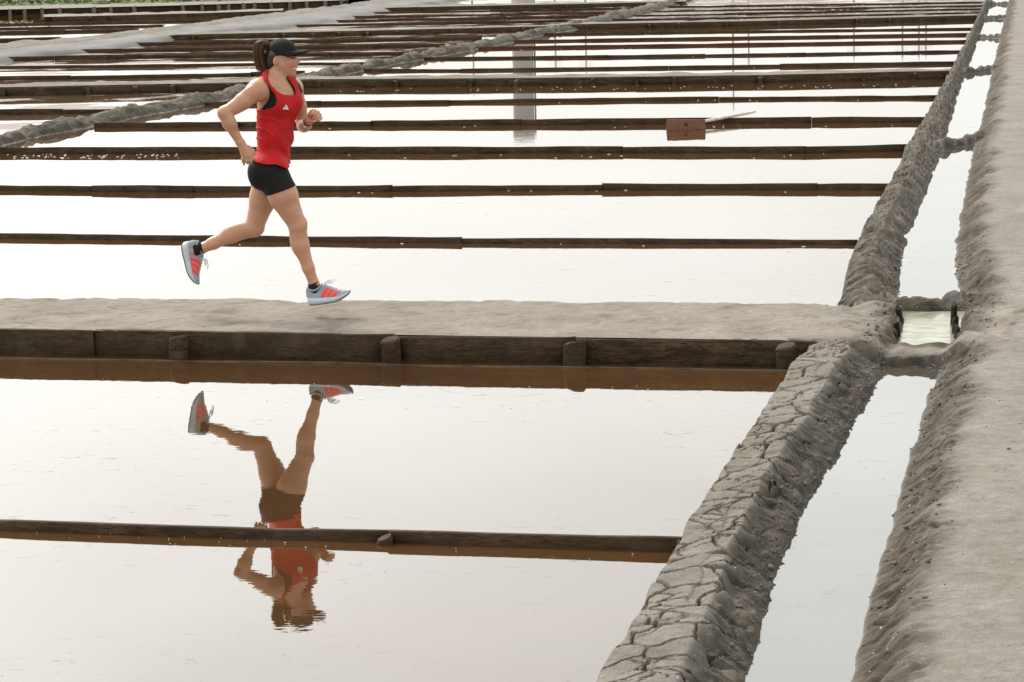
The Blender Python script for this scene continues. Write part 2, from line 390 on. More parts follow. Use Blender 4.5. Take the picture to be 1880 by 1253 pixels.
    # path running over the ditch, with the sluice pool let into it
    ph = path_h(X, Yw)
    rough = sstep(1.6, 2.1, X) * sstep(-0.1, 0, ph)
    ph = ph + rough * (0.05 * fbm(X * 4, Y * 4, 3) - 0.02 * groove(pn(X * 4, Y * 9), 0.09))
    dm = sstep(b - 0.10, b + 0.04, X) * (1 - sstep(c - 0.04, c + 0.10, X)) * sstep(0.45, 0.1, (Yw - YN) / KD)
    ph = np.where(ph > 0.06, ph + (0.062 - ph) * dm, ph) + dm * 0.03 * fbm(X * 7, Y * 7, 3)
    H = smax(H, ph, 0.03)
    pd = rect_in(X, Yw, POOL) / 1.15 + 0.03 * fbm(X * 8, Y * 8, 3)
    H = H - (H + 0.03) * sstep(-0.06, 0.05, pd)
    pool_slope = sstep(-0.30, -0.02, pd)
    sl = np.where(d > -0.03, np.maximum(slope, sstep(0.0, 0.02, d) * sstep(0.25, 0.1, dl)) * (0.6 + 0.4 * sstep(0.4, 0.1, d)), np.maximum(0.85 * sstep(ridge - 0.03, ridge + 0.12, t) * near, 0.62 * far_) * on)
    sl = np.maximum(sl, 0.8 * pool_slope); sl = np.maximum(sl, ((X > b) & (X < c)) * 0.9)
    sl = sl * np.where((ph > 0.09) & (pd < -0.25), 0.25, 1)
    dry = sstep(0.02, 0.16, ip) * sstep(-0.03, -0.22, pd) * (X < c + 0.3)
    crack = crack * (1 - sstep(-0.05, 0.05, ip)); sl = sl * (1 - dry)
    return H, crack, sl, dry

def rows(y0, y1):
    out = [y0]
    while out[-1] < y1:
        Y = out[-1]; out.append(Y + min(0.00016 * Y * Y / KD + 0.001, 0.11 * KD))
    return np.array(out)
def right_terrain():
    Y = rows(5.0 * KD, 68.0 * KD); nr = len(Y)
    a, b, c = XBL(Y), XBR(Y), XEL(Y)
    n1, n2, n3, n4 = 84, 20, 66, 30
    u1 = np.linspace(0, 1, n1); u2 = np.linspace(0, 1, n2 + 1)[1:]; u3 = np.linspace(0, 1, n3 + 1)[1:]; u4 = (np.linspace(0, 1, n4 + 1)[1:]) ** 1.6
    L = a - 0.09; R1 = b + 0.03; R2 = c - 0.03; R3 = c + 0.62; R4 = np.maximum(c + 2.0, 0.36 * Y / KD + 2.5)
    cols = [L[:, None] + (R1 - L)[:, None] * u1, R1[:, None] + (R2 - R1)[:, None] * u2, R2[:, None] + (R3 - R2)[:, None] * u3, R3[:, None] + (R4 - R3)[:, None] * u4]
    X = np.concatenate(cols, 1); YY = np.repeat(Y[:, None], X.shape[1], 1)
    H, crack, slp, dry = right_height(X, YY)
    nc = X.shape[1]; V = np.stack([X, YY, H], 2).reshape(-1, 3); cr = crack.ravel(); slp = slp.ravel(); dry = dry.ravel()
    Q = grid_quads(nr, nc); qi = np.arange(nr - 1).repeat(nc - 1); qj = np.tile(np.arange(nc - 1), nr - 1)
    zone = np.zeros(len(Q), int)                    # 0 bank, 1 ditch bed, 2 embankment, 3+ dams
    zone[(qj >= n1 - 1) & (qj < n1 + n2 - 1)] = 1; zone[qj >= n1 + n2 - 1] = 2
    Yq = Y[qi]
    for k, (p, q, h, wd) in enumerate(DAMW):
        ym = 0.5 * (p[1] + q[1]); zone[(zone == 1) & (np.abs(Yq - ym) < wd * 1.7 * KD + abs(p[1] - q[1]) * 0.5)] = 4 + k
    zone[(zone == 1) & (Yq > YN - 0.4 * KD) & (Yq < YN + 1.5 * KD)] = 3
    names = {0: ('mud_bank', MUD), 1: ('ditch_bed', MUD), 2: ('embankment', MUD_EMB)}
    for z in np.unique(zone):
        q = Q[zone == z]; used, inv = np.unique(q, return_inverse=True)
        nm, mt = names.get(z, ('mud_dam', MUD))
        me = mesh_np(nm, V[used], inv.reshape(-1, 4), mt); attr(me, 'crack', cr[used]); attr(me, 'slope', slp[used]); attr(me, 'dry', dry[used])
        link(nm, me, kind='structure')
right_terrain()

def front_path():
    n, mrow = 760, 60
    v = np.linspace(0, 1, mrow)
    xe = np.array([np.interp(YN + 0.05 + 1.1 * KD * q, *BLp) - 0.03 for q in v])
    X = -7 + (xe[:, None] + 7) * (np.linspace(0, 1, n)[None, :] ** 0.8)
    y0 = Yf(X) - 0.0; y1 = Yb(X) + 0.09
    Y = y0 + (y1 - y0) * v[:, None]
    H = path_h(X, Y) + 0.004 * fbm(X * 9, Y * 9, 3)
    dent = np.clip(-fbm(X * 2.6, Y * 3.0, 3) - 0.18, 0, 1); H = H - 0.04 * dent - 0.006 * groove(pn(X * 3, Y * 5), 0.06)
    H = np.where(v[:, None] < 0.01, HP - 0.004, H)
    H = np.where(H > 0.05, H + 0.007 * np.clip(pn(X * 5.3, 2.2), -0.2, 1) * sstep(0.16, 0.0, Yb(X) - Y), H)
    H = H - 0.007 * sstep(0.10, 0.0, xe[:, None] - X)
    me = mesh_np('path', np.stack([X, Y, H], 2).reshape(-1, 3), grid_quads(mrow, n), MUD_PATH); attr(me, 'crack', np.zeros(n * mrow))
    link('path', me, kind='structure')
front_path()

# diagonal bank on the left
DRp = line_of([(-300, 345), (-80, 288), (0, 270), (80, 250), (170, 234), (250, 217), (370, 195), (430, 182), (560, 158), (600, 146), (672, 130), (772, 111), (862, 94), (932, 81), (990, 67), (1048, 57), (1130, 40), (1190, 27), (1255, 8), (1300, -8)])
DLp = line_of([(-300, 300), (-80, 258), (0, 236), (50, 224), (130, 209), (210, 196), (300, 180), (400, 160), (500, 140), (600, 122), (700, 105), (790, 88), (870, 73), (930, 60), (1000, 48), (1060, 35), (1110, 22), (1170, 10), (1240, -8)], 0.13)
def left_bank():
    Y = rows(16.0 * KD, 66.0 * KD); n = 64
    a = np.interp(Y, *DLp) - 0.02 + 0.05 * pn(Y / KD * 0.9, 71); b = np.interp(Y, *DRp) + 0.06 * pn(Y / KD * 1.1, 77) + 0.03 * pn(Y / KD * 3.1, 79)
    t = np.linspace(-0.12, 1.12, n)[None, :]; X = a[:, None] + (b - a)[:, None] * t; YY = np.repeat(Y[:, None], n, 1)
    prof = np.clip(1 - np.abs((t - 0.47) / 0.53) ** 3.2, -0.8, 1)
    on = sstep(0, 0.3, prof); yy = YY / KD
    wv = 0.7 * fbm(X * 1.3, yy * 0.9, 2)
    g1 = groove(pn(X * 1.1 + 3 + wv, yy * 2.0 + X * 0.9 + wv), 0.08); g2 = groove(pn(X * 3.2 + 13, yy * 3.6 - X * 1.6 + wv), 0.10); g3 = groove(pn(X * 5.5 + 23, yy * 7.0 + X * 2.0), 0.13)
    H = 0.125 * prof + on * (0.085 * fbm(X * 1.3, yy * 1.1, 3) - 0.045 * g1 - 0.035 * g2 - 0.02 * g3 + 0.02 * fbm(X * 9, yy * 7, 2))
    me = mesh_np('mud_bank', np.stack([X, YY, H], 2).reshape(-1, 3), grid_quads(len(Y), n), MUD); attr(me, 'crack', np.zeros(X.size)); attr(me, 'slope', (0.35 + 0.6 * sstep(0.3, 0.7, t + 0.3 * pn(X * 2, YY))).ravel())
    link('mud_bank', me, kind='structure')
left_bank()

def strip(name, left, right, h, mat, n=26, amp=0.02, hl=None, edge=0.1):
    """band of ground between two lines that run away from the camera"""
    (yl, xl), (yr, xr) = line_of(left, h if hl is None else hl), line_of(right, h)
    Y = np.linspace(max(yl[0], yr[0]), min(yl[-1], yr[-1]), 240)
    a = np.interp(Y, yl, xl); b = np.interp(Y, yr, xr) + 0.35 * pn(Y / KD * 0.9, 51) * edge * 3
    t = np.linspace(-0.08, 1.08, n)[None, :]; X = a[:, None] + (b - a)[:, None] * t; YY = np.repeat(Y[:, None], n, 1)
    H = h * np.clip(1.25 * (1 - np.abs(2 * t - 1) ** 6), -0.8, 1) + amp * fbm(X * 1.5, YY * 1.2, 4)
    me = mesh_np(name, np.stack([X, YY, H], 2).reshape(-1, 3), grid_quads(len(Y), n), mat); attr(me, 'crack', np.zeros(X.size))
    return link(name, me, kind='structure')
SL = [(-260, 120), (-100, 101), (0, 89), (100, 80), (270, 61), (330, 51), (430, 39), (500, 30), (600, 17), (700, 5), (760, -6), (800, -14)]
SR = [(-260, 142), (-100, 120), (0, 106), (85, 95), (195, 85), (285, 72), (340, 62), (475, 48), (560, 41), (615, 34), (665, 24), (725, 13), (800, 3), (860, -8), (890, -16)]
strip('salt_path', SL, SR, 0.10, SALT, amp=0.015, edge=0.25)
ML = [(-260, 105), (-100, 90), (0, 78), (60, 73), (170, 65), (250, 55), (320, 47), (420, 33), (520, 21), (620, 9), (720, -6), (780, -16)]
strip('mud_bank', ML, [(x, y + 2) for x, y in SL], 0.07, MUD, amp=0.06)

def cross_path(name, front, back, h, mat, n=220, m=10):
    """raised path lying across the view, between a front and a back edge given as pixels on z = h"""
    Fp = np.array([U(x, y, h) for x, y in front]); Bp = np.array([U(x, y, h) for x, y in back])
    t = np.linspace(0, 1, n)
    def res(P):
        s = np.concatenate([[0], np.cumsum(np.hypot(*np.diff(P[:, :2], axis=0).T))]); s /= s[-1]
        return np.interp(t, s, P[:, 0]), np.interp(t, s, P[:, 1])
    fx, fy = res(Fp); bx, by = res(Bp)
    v = np.linspace(0, 1.12, m)[:, None]
    X = fx + (bx - fx) * v; Y = fy + (by - fy) * v
    H = h + 0.03 * fbm(X * 1.8, Y * 1.8, 3) * sstep(0, 0.2, v) - 0.25 * sstep(0.97, 1.12, v)
    me = mesh_np(name, np.stack([X, Y, H], 2).reshape(-1, 3), grid_quads(m, n), mat); attr(me, 'crack', np.zeros(X.size))
    return link(name, me, kind='structure')
cross_path('path', [(-400, 168.5), (0, 160.5), (430, 152), (560, 146), (960, 143.5), (1400, 138), (1750, 130)],
           [(-400, 161), (0, 153.5), (430, 146), (560, 139), (960, 136.5), (1400, 131.5), (1750, 124)], 0.115, MUD)
cross_path('path', [(255, 66), (355, 63.5), (700, 56), (1000, 48.5), (1045, 45), (1400, 38.5), (1805, 28)],
           [(275, 60), (355, 58.5), (700, 51.5), (1000, 45), (1045, 41.5), (1400, 35), (1805, 25)], 0.10, MUD)
cross_path('path', [(690, 15), (900, 10.5), (1100, 6.5), (1260, 3)], [(690, 10.5), (900, 6.5), (1100, 3), (1260, 0)], 0.10, MUD)
cross_path('path', [(80, 31.5), (250, 27.5), (400, 23.5), (520, 19.5)], [(80, 26.5), (250, 23), (400, 19.5), (520, 15.5)], 0.12, MUD_PATH)
cross_path('path', [(-150, 19.5), (0, 18), (130, 15), (300, 11), (480, 5.5), (640, 0.5)], [(-150, 12.5), (0, 11), (130, 8), (300, 5), (480, 0), (640, -5)], 0.16, MUD_PATH)

def sheet(name, poly, z, mat):
    ar = sum(a[0] * b[1] - b[0] * a[1] for a, b in zip(poly, poly[1:] + poly[:1]))
    if ar < 0: poly = poly[::-1]
    me = bpy.data.meshes.new(name); me.from_pydata([(x, y, z) for x, y in poly], [], [list(range(len(poly)))]); me.materials.append(mat)
    return link(name, me, kind='structure')
def mid(lineA, lineB, ys):
    return [(0.5 * (np.interp(y, *lineA) + np.interp(y, *lineB)), y) for y in ys]
ys = np.linspace(4.5, 70, 60) * KD
bankR = [(0.6 * np.interp(y, *BLp) + 0.4 * np.interp(y, *BRp), y) for y in ys]
ysd = np.linspace(17, 66, 50) * KD; bankL = mid(DLp, DRp, ysd)
p3y = 43.0
b3 = U(1045, 43, 0.0); b3r = U(1800, 27, 0.0)
near_R = [p for p in bankR if p[1] < b3r[1]]; far_R = [p for p in bankR if p[1] >= b3r[1]]
near_L = [p for p in bankL if p[1] < b3[1]]; far_L = [p for p in bankL if p[1] >= b3[1]]
sheet('pan_water', [(-9, 4.5 * KD)] + near_R + [(b3r[0] + 0.6, b3r[1])] + [(b3[0] - 0.3, b3[1])] + near_L[::-1] + [(near_L[0][0] - 1.0, 15.0 * KD), (-9, 15.0 * KD)], 0.0, WATER)
sheet('pan_water', [(b3[0] - 0.3, b3[1] + 0.002), (b3r[0] + 0.6, b3r[1] + 0.002)] + far_R + [(far_L[-1][0], 70 * KD)] + far_L[::-1], 0.0, WATER_MUDDY)
Ssl = line_of([(a[0] * 0.5 + b[0] * 0.5, a[1] * 0.5 + b[1] * 0.5) for a, b in zip(SL, SR)], 0.0)
sal = [(np.interp(y, *Ssl), y) for y in np.linspace(22, 70, 50) * KD]
sheet('pan_water', bankL[1:] + sal[::-1] + [(-24, 22 * KD), (-24, bankL[1][1])], 0.0, WATER_SHALLOW)
sheet('pan_water', sal + [(-60, 70 * KD), (-60, 22 * KD)], 0.0, WATER)
DT = [(np.interp(y, *BRp) - 0.12, y) for y in ys] + [(np.interp(y, *ELp) + 0.12, y) for y in ys[::-1]]
sheet('ditch_water', DT, 0.006, WATER_DITCH)
def algae_material():
    M = Mat('algae_pool'); P = M.pos((1, 1, 1))
    n = M.noise(M.pos((5, 12, 1)), 1.0, 6, 0.7, 0.8)
    d = M.n('ShaderNodeBsdfPrincipled', Roughness=0.35)
    c = M.mix(M.rng(M.noise(M.pos((9, 22, 1)), 1.0, 5, 0.7), 0.35, 0.6), (0.07, 0.075, 0.035), (0.22, 0.225, 0.145)); M.l(c, d.inputs['Base Color'])
    g = M.n('ShaderNodeBsdfGlossy', Roughness=0.02); g.inputs[0].default_value = (0.9, 0.92, 0.85, 1)
    mx = M.n('ShaderNodeMixShader'); M.l(M.rng(n, 0.47, 0.56, 0.05, 0.28), mx.inputs[0]); M.l(d.outputs[0], mx.inputs[1]); M.l(g.outputs[0], mx.inputs[2])
    M.l(mx.outputs[0], M.out.inputs[0]); return M.m
pl = [U(1630, 646, 0.05), U(1785, 646, 0.05), U(1778, 572, 0.05), U(1645, 572, 0.05)]
sheet('sluice_water', [(p[0], p[1]) for p in pl], 0.05, algae_material())

gm = mud_material('ground_mud', (0.26, 0.24, 0.2), (0.2, 0.18, 0.15), (0.12, 0.11, 0.09))
me = bpy.data.meshes.new('ground'); me.from_pydata([(-3000, -200, -0.16), (3000, -200, -0.16), (3000, 5000, -0.16), (-3000, 5000, -0.16)], [], [(0, 1, 2, 3)]); me.materials.append(gm)
link('ground', me, kind='structure')

def clods():
    """crumbs of dried mud fallen to the foot of the banks and strewn over the junction"""
    n = 1500; r = np.random.default_rng(3)
    Yw = (YN - 4.2 * KD) + r.random(n) ** 0.8 * 7.5 * KD; kind = r.random(n)
    a, b, c = XBL(Yw), XBR(Yw), XEL(Yw)
    X = np.where(kind < 0.45, a + (b - a) * (1.0 - 0.30 * r.random(n) ** 1.6), np.where(kind < 0.85, c + 0.22 * r.random(n) ** 1.3, c + 1.4 * r.random(n)))
    H = right_height(X[None], Yw[None])[0][0]
    size = np.clip(np.exp(r.normal(-5.15, 0.42, n)), 0.003, 0.022) * np.where(kind < 0.85, 1.0, 0.7)
    base = np.array([(1, 0, 0), (-1, 0, 0), (0, 1, 0), (0, -1, 0), (0, 0, 1), (0, 0, -1)], float); tri = np.array([(4, 0, 2), (4, 2, 1), (4, 1, 3), (4, 3, 0), (5, 2, 0), (5, 1, 2), (5, 3, 1), (5, 0, 3)])
    V = []; T = []
    for i in range(n):
        if H[i] < 0.004: continue
        s = size[i]; q = base * (s * r.uniform(0.6, 1.3, (6, 1))) * np.array([1.1, 1.2, 0.8]); an = r.random() * 6.28; ca, sa = math.cos(an), math.sin(an)
        q = q @ np.array([[ca, -sa, 0], [sa, ca, 0], [0, 0, 1]]); T.append(tri + len(V) * 6); V.append(q + np.array([X[i], Yw[i], H[i] + s * 0.25]))
    me = mesh_np('mud_clods', np.concatenate(V), np.concatenate(T), CLOD, smooth=False)
    link('mud_clods', me, kind='stuff', label='crumbs of dried mud along the foot of the ditch banks', category='mud')
clods()
# ---------------------------------------------------------------- timber dividers, retaining walls and posts
def board_mesh(A, B, h, thick=0.035, seg=14, depth=0.06, wob=0.004, seed=0.0, sag=0.0, origin=(0, 0, 0), h1=None):
    """one plank between two ground points: worn top edge, slight bow, rounded arris"""
    A = np.array(A[:2], float); B = np.array(B[:2], float); e = B - A; L = np.hypot(*e); e /= L; n = np.array([-e[1], e[0]])
    t = np.linspace(0, 1, seg + 1)
    if h1 is not None: h = h + (h1 - h) * t
    top = h + (random.uniform(-0.008, 0.008) if wob > 0.0034 else 0) * (t - 0.5) + wob * 2.6 * fbm(t * L * 1.3 + seed, np.full(seg + 1, seed), 3) - sag * 4 * t * (1 - t)
    # ends worn down a little
    top = top - 0.25 * wob * np.exp(-np.minimum(t, 1 - t) * L / 0.05)
    bow = 0.03 * pn(t * L * 0.6 + seed, np.full(seg + 1, seed + 4.0))
    V = []
    for i in range(seg + 1):
        c = A + e * (t[i] * L) + n * bow[i]
        for off, z in ((0, -depth), (0, top[i] - 0.006), (0.006, top[i]), (thick - 0.006, top[i] - 0.001), (thick, top[i] - 0.006), (thick, -depth)):
            p = c + n * off; V.append((p[0] - origin[0], p[1] - origin[1], z - origin[2]))
    Q = []
    for i in range(seg):
        for k in range(6):
            a = i * 6 + k; b = i * 6 + (k + 1) % 6; Q.append((a, b, b + 6, a + 6))
    Q = np.array(Q)[:, ::-1]
    me = mesh_np('board', V, Q, None, smooth=False)
    bm = bmesh.new(); bm.from_mesh(me); bm.verts.ensure_lookup_table()
    bm.faces.new([bm.verts[k] for k in range(6)]); k0 = seg * 6; bm.faces.new([bm.verts[k0 + k] for k in range(5, -1, -1)])
    bmesh.ops.recalc_face_normals(bm, faces=bm.faces); bm.to_mesh(me); bm.free()
    return me
def post_mesh(p, wx, wy, z0, z1, rot=0.0, seed=0.0, origin=(0, 0, 0), lean=0.0, sides=9, sq=4.0):
    """rough split-timber post: lumpy round section, chamfered and uneven head"""
    V = []; zs = np.array([z0, z0 + (z1 - z0) * 0.35, z0 + (z1 - z0) * 0.7, z1 - 0.012, z1])
    for j, z in enumerate(zs):
        for k in range(sides):
            a = 2 * math.pi * k / sides + rot
            rr = 1 + 0.16 * float(pn(np.array(k * 1.7 + seed), np.array(j * 0.6 + seed * 3)))
            s = (0.82 if j == 4 else 1.0) * rr
            f = (abs(math.cos(a)) ** sq + abs(math.sin(a)) ** sq) ** (-1 / sq)
            zz = z + (0.012 * math.cos(a + seed * 7) if j >= 3 else 0)
            V.append((p[0] + wx * 0.5 * s * f * math.cos(a) + lean * (z - z0) - origin[0], p[1] + wy * 0.5 * s * f * math.sin(a) - origin[1], zz - origin[2]))
    Fc = [tuple(reversed(range(sides)))] + [tuple(range(4 * sides, 5 * sides))]
    for j in range(4):
        for k in range(sides):
            a = j * sides + k; b = j * sides + (k + 1) % sides; Fc.append((a, b, b + sides, a + sides))
    me = bpy.data.meshes.new('post'); me.from_pydata(V, [], Fc); me.update(); return me

def along(pts, h):
    hs = h if isinstance(h, (list, tuple)) else [h] * len(pts)
    W = np.array([U(x, y, q) for (x, y), q in zip(pts, hs)]); px = np.array([p[0] for p in pts], float)
    return lambda x: np.array([np.interp(x, px, W[:, 0]), np.interp(x, px, W[:, 1])]) if px[0] <= x <= px[-1] else W[0 if x < px[0] else -1][:2]
_seed = [0.0]
def divider(label, pts, h, joints, mat=None, step=None, name='timber_divider', posts=(), post_w=0.07, post_h=None, thick=0.035, gap=0.0015, group='low timber dividers between the salt pans', cat='divider', lapped=(), depth=0.06, post_mat=None):
    mat = mat or WOOD
    px = [p[0] for p in pts]; at = along(pts, h); hv = list(h) if isinstance(h, (list, tuple)) else [h] * len(pts); hat = lambda x: float(np.interp(x, px, hv)); h = float(np.mean(hv))
    mx = 0.5 * (px[0] + px[-1]); o = at(mx); root = empty(name, (o[0], o[1], 0), label, cat, group)
    cuts = [px[0]] + sorted(joints) + [px[-1]]
    for i in range(len(cuts) - 1):
        a, b = at(cuts[i]), at(cuts[i + 1]); e = (b - a) / np.hypot(*(b - a)); _seed[0] += 3.7
        dh = random.uniform(-0.008, 0.008) * min(1, h / 0.06); dn = random.uniform(-0.012, 0.012)
        n = np.array([-e[1], e[0]]) * dn
        # follow the bend of the measured line inside long boards
        L = np.hypot(*(b - a)); seg = int(np.clip(L / 0.22, 6, 40))
        me = board_mesh(a + e * gap * 0.5 + n, b - e * gap * 0.5 + n, hat(cuts[i]) + dh, thick, seg, depth, 0.0035, _seed[0], 0.0, (o[0], o[1], 0), hat(cuts[i + 1]) + dh); me.materials.append(mat)
        link('board', me, root)
    for k, x in enumerate(posts):
        ph = (hat(x) - 0.012) if post_h is None else post_h
        c = at(x); a2 = at(x + 4); e = (a2 - c) / max(1e-6, np.hypot(*(a2 - c))); n = np.array([e[1], -e[0]])
        wv = post_w * random.uniform(0.85, 1.15); c = c + n * (wv * 0.38)
        me = post_mesh(c, wv, wv * 0.8, -0.1, ph + random.uniform(-0.012, 0.004), 0.0, k * 1.31 + x * 0.01, (o[0], o[1], 0), random.uniform(-0.08, 0.08), 12, 2.4); me.materials.append(post_mat or mat)
        link('post', me, root)
    return root

divider('nearest low plank divider, with a notched stake at its joint, in the foreground pan', [(-700, 938), (0, 955), (350, 963), (700, 973), (1000, 979), (1300, 986)], [0.03, 0.039, 0.045, 0.053, 0.057, 0.060], [-250, 712], posts=(712, 1262), post_w=0.065, post_h=0.040)
divider('first plank divider behind the runner, crossing behind both of her calves', [(-700, 421), (0, 429), (400, 433), (850, 437), (1575, 439)], 0.043, [-180, 847])
divider('second plank divider behind the runner, passing behind her bare thighs', [(-330, 336), (0, 339.5), (355, 342), (720, 341), (1105, 338), (1640, 338)], 0.056, [170, 355, 720, 1105, 1503])
divider('third plank divider behind the runner, level with the lower hem of her red top', [(-120, 272), (0, 272.5), (600, 271.5), (1143, 270), (1480, 270), (1672, 266)], 0.066, [1143, 1480])
divider('plank divider that the wooden salt rake leans across', [(172, 225), (680, 222), (1000, 220), (1220, 218), (1490, 216), (1712, 215)], 0.064, [440, 680, 958, 1490])
divider('plank divider just in front of the second raised path, level with her chest logo', [(372, 188), (825, 184), (1320, 178), (1725, 175)], 0.044, [590, 825, 1320])
divider('plank divider just behind the second raised path, gapped near its left end', [(668, 126), (845, 126), (1050, 123), (1450, 118), (1758, 113)], 0.046, [845, 1228, 1432])
divider('second plank divider behind the second raised path, with a pinched joint in mid pan', [(776, 105.5), (1050, 102), (1117, 102), (1480, 97), (1766, 92)], 0.042, [1117, 1295, 1480, 1672])
divider('reddish brown plank divider lacking visible joints, nearer of the two reddish ones', [(864, 86), (1050, 84), (1400, 80), (1778, 73)], 0.05, [], WOOD_RED)
divider('reddish brown plank divider with a dark left half, farther of the two reddish ones', [(930, 74), (1050, 71.5), (1220, 69.5), (1784, 61)], 0.044, [1218, 1540], WOOD_RED)
divider('plank divider hugging the foot of the third raised path', [(985, 62), (1050, 59.5), (1400, 56), (1788, 51)], 0.038, [1185])
far = [('nearest plank divider in the dark muddy pan behind the third raised path', [(1110, 36), (1400, 30.5), (1808, 21.5)]),
       ('second plank divider in the dark muddy pan behind the third raised path', [(1140, 28), (1400, 23.5), (1812, 15)]),
       ('third plank divider in the dark muddy pan behind the third raised path', [(1180, 20), (1400, 16.5), (1816, 9)]),
       ('fourth plank divider in the dark muddy pan, at the top edge of the picture', [(1220, 12), (1400, 9.5), (1820, 3)])]
for lb, p in far: divider(lb, p, 0.05, [1330, 1590])
# left basin
divider('short plank divider in front of the posted wall, ending at the slumped diagonal bank', [(-400, 207), (0, 201.5), (110, 201.5), (235, 199)], 0.065, [115])
divider('plank divider right behind the posted wall on the left, level with her shoulder', [(-400, 145), (0, 139.5), (300, 138), (560, 131)], 0.065, [130, 460])
divider('plank divider at the height of her mouth, ending at the diagonal bank', [(-400, 127), (0, 121.5), (330, 118), (690, 113)], 0.05, [330, 560])
divider('plank divider at the height of her eye, starting at the picture edge', [(-260, 112), (0, 104.5), (340, 100), (790, 94)], 0.075, [100, 260, 610])
divider('plank divider at the height of her cap brim, starting on the salt path', [(72, 93), (400, 87.5), (850, 80)], 0.07, [220, 480, 700])
divider('plank divider level with the crown of her cap, just in front of the posted wall', [(185, 80), (400, 76), (885, 68)], 0.07, [300, 640])
divider('first low plank divider behind the posted wall that ends in the salt path', [(470, 46.5), (740, 42.5), (1058, 36.5)], 0.055, [640, 860])
divider('second low plank divider behind the posted wall that ends in the salt path', [(535, 38.5), (740, 35), (1100, 28.5)], 0.055, [700, 930])
divider('third low plank divider behind the posted wall that ends in the salt path', [(597, 31), (800, 27.5), (1135, 21)], 0.05, [860])
divider('fourth low plank divider behind the posted wall that ends in the salt path', [(655, 23), (800, 20.5), (1165, 14)], 0.05, [900])
divider('nearest divider left of the salt path, short and dark at the picture edge', [(-140, 74), (0, 71), (112, 68.5)], 0.09, [40])
divider('second divider left of the salt path, counting away from the camera', [(-140, 60), (0, 57), (255, 52.5)], 0.06, [120])
divider('third divider left of the salt path, counting away from the camera', [(-140, 53), (0, 50.5), (300, 45.5)], 0.045, [150])
divider('fourth divider left of the salt path, counting away from the camera', [(-140, 46), (0, 43.5), (370, 36.5)], 0.045, [90, 250])
divider('farthest thin divider left of the salt path, in front of the low board wall', [(60, 37), (250, 33.5), (420, 29.5)], 0.04, [210])

WG = 'board walls that hold up the raised paths'
def wall(label, pts, h, joints, posts, pw, thick=0.05, mat=None, post_mat=None, post_h=None):
    return divider(label, pts, h, joints, mat or WOOD_OLD, name='retaining_wall', posts=posts, post_w=pw, thick=thick, gap=0.006, group=WG, cat='retaining wall', depth=0.1, post_mat=post_mat, post_h=post_h)
# the wall under the runner's path: front face set a board's thickness before the mud
wall('long weathered board wall under the path the runner is on', [(-900, 592), (0, 605.5), (700, 616), (1500, 626)], HP - 0.004, [-500, 175, 722, 1062], (-760, -420, -60, 333, 722, 1060, 1446), 0.125, 0.05, post_h=0.132)
wall('board wall of the second raised path, right of the diagonal bank, with thin posts', [(545, 147.5), (960, 144.5), (1400, 139), (1748, 131)], 0.112, [730, 864, 1170, 1395], (588, 730, 864, 947, 1090, 1170, 1238, 1395, 1584, 1677), 0.07)
wall('board wall behind the near mud bank on the far left, level with the runner\'s shoulder', [(-400, 169), (0, 161.5), (250, 157), (455, 152)], 0.125, [5, 163, 318], (5, 163, 250, 318, 420), 0.08)
wall('board wall of the third raised path, right of the diagonal bank', [(1040, 46.5), (1400, 39.5), (1802, 29)], 0.097, [1193, 1333, 1570], (1077, 1193, 1245, 1333, 1430, 1570, 1630, 1735), 0.07)
wall('board wall above the runner\'s cap with evenly spaced posts, ending at the diagonal bank', [(262, 66.5), (355, 64.5), (700, 57), (1000, 49.5)], 0.10, [355, 520, 674, 828], (355, 420, 520, 573, 622, 674, 728, 828, 884, 960), 0.07)
wall('board wall at the top of the picture right of the salt path', [(695, 15.5), (900, 11.5), (1100, 7.5), (1245, 4)], 0.10, [770, 920, 1040], (710, 770, 925, 1040, 1130), 0.08)
wall('low board wall in front of the far scrub, left of the salt path', [(95, 31.5), (250, 28), (400, 24), (505, 20.5)], 0.115, [200, 350], (165, 238, 312, 350, 390, 455), 0.08)
wall('pale posted wall below the green scrub at the top left', [(-150, 20), (0, 18.5), (130, 15.5), (300, 11.5), (480, 6), (640, 1)], 0.15, [110, 245, 400, 530], (-40, 18, 45, 78, 110, 171, 203, 246, 335, 370, 400, 418, 445, 465, 497, 530, 562, 595, 625), 0.11, 0.06, WOOD_OLD, WOOD_PALE, post_h=0.17)

w_ = [o for o in COL.objects if o.name == 'retaining_wall'][0]
a_, b_ = U(-900, 641.5, 0.01), U(1490, 680.5, 0.01); off_ = w_.location
me = board_mesh(a_, b_, 0.006, 0.04, 60, 0.05, 0.003, 77.0, 0, (off_[0], off_[1], 0)); me.materials.append(SILT); link('silt_ledge', me, w_)
# stakes lining the sluice pool
ST = [(1658, 566, 596, 'L0', 'tallest leaning stake on the left side of the sluice pool'), (1653, 596, 618, 'L1', 'middle stake of the left row in the sluice pool'), (1649, 608, 625, 'L2', 'nearest, shortest stake of the left row in the sluice pool'),
      (1749, 560, 597, 'R0', 'tallest and farthest stake on the right side of the sluice pool'), (1752, 585, 612, 'R1', 'second farthest stake on the right side of the sluice pool'), (1756, 602, 622, 'R2', 'second nearest stake on the right side of the sluice pool'), (1759, 614, 628, 'R3', 'nearest stub of a stake on the right side of the sluice pool')]
for x, yt, yb, k, lb in ST:
    p = U(x, yb, 0.05); sc = 320.0; hh = (yb - yt) / sc * 1.1
    me = post_mesh((0, 0, 0), 0.034, 0.05, -0.14, hh, 0.3, x * 0.1, (0, 0, 0), -0.12 if k[0] == 'L' else 0.03, 8); me.name = 'wooden_stake'; me.materials.append(WOOD_DARK)
    o = link('wooden_stake', me, label=lb, category='stake', group='stakes lining the sluice pool'); o.location = (p[0], p[1], 0.05)
pb = U(1652, 604, 0.06); pe = U(1657, 572, 0.06)
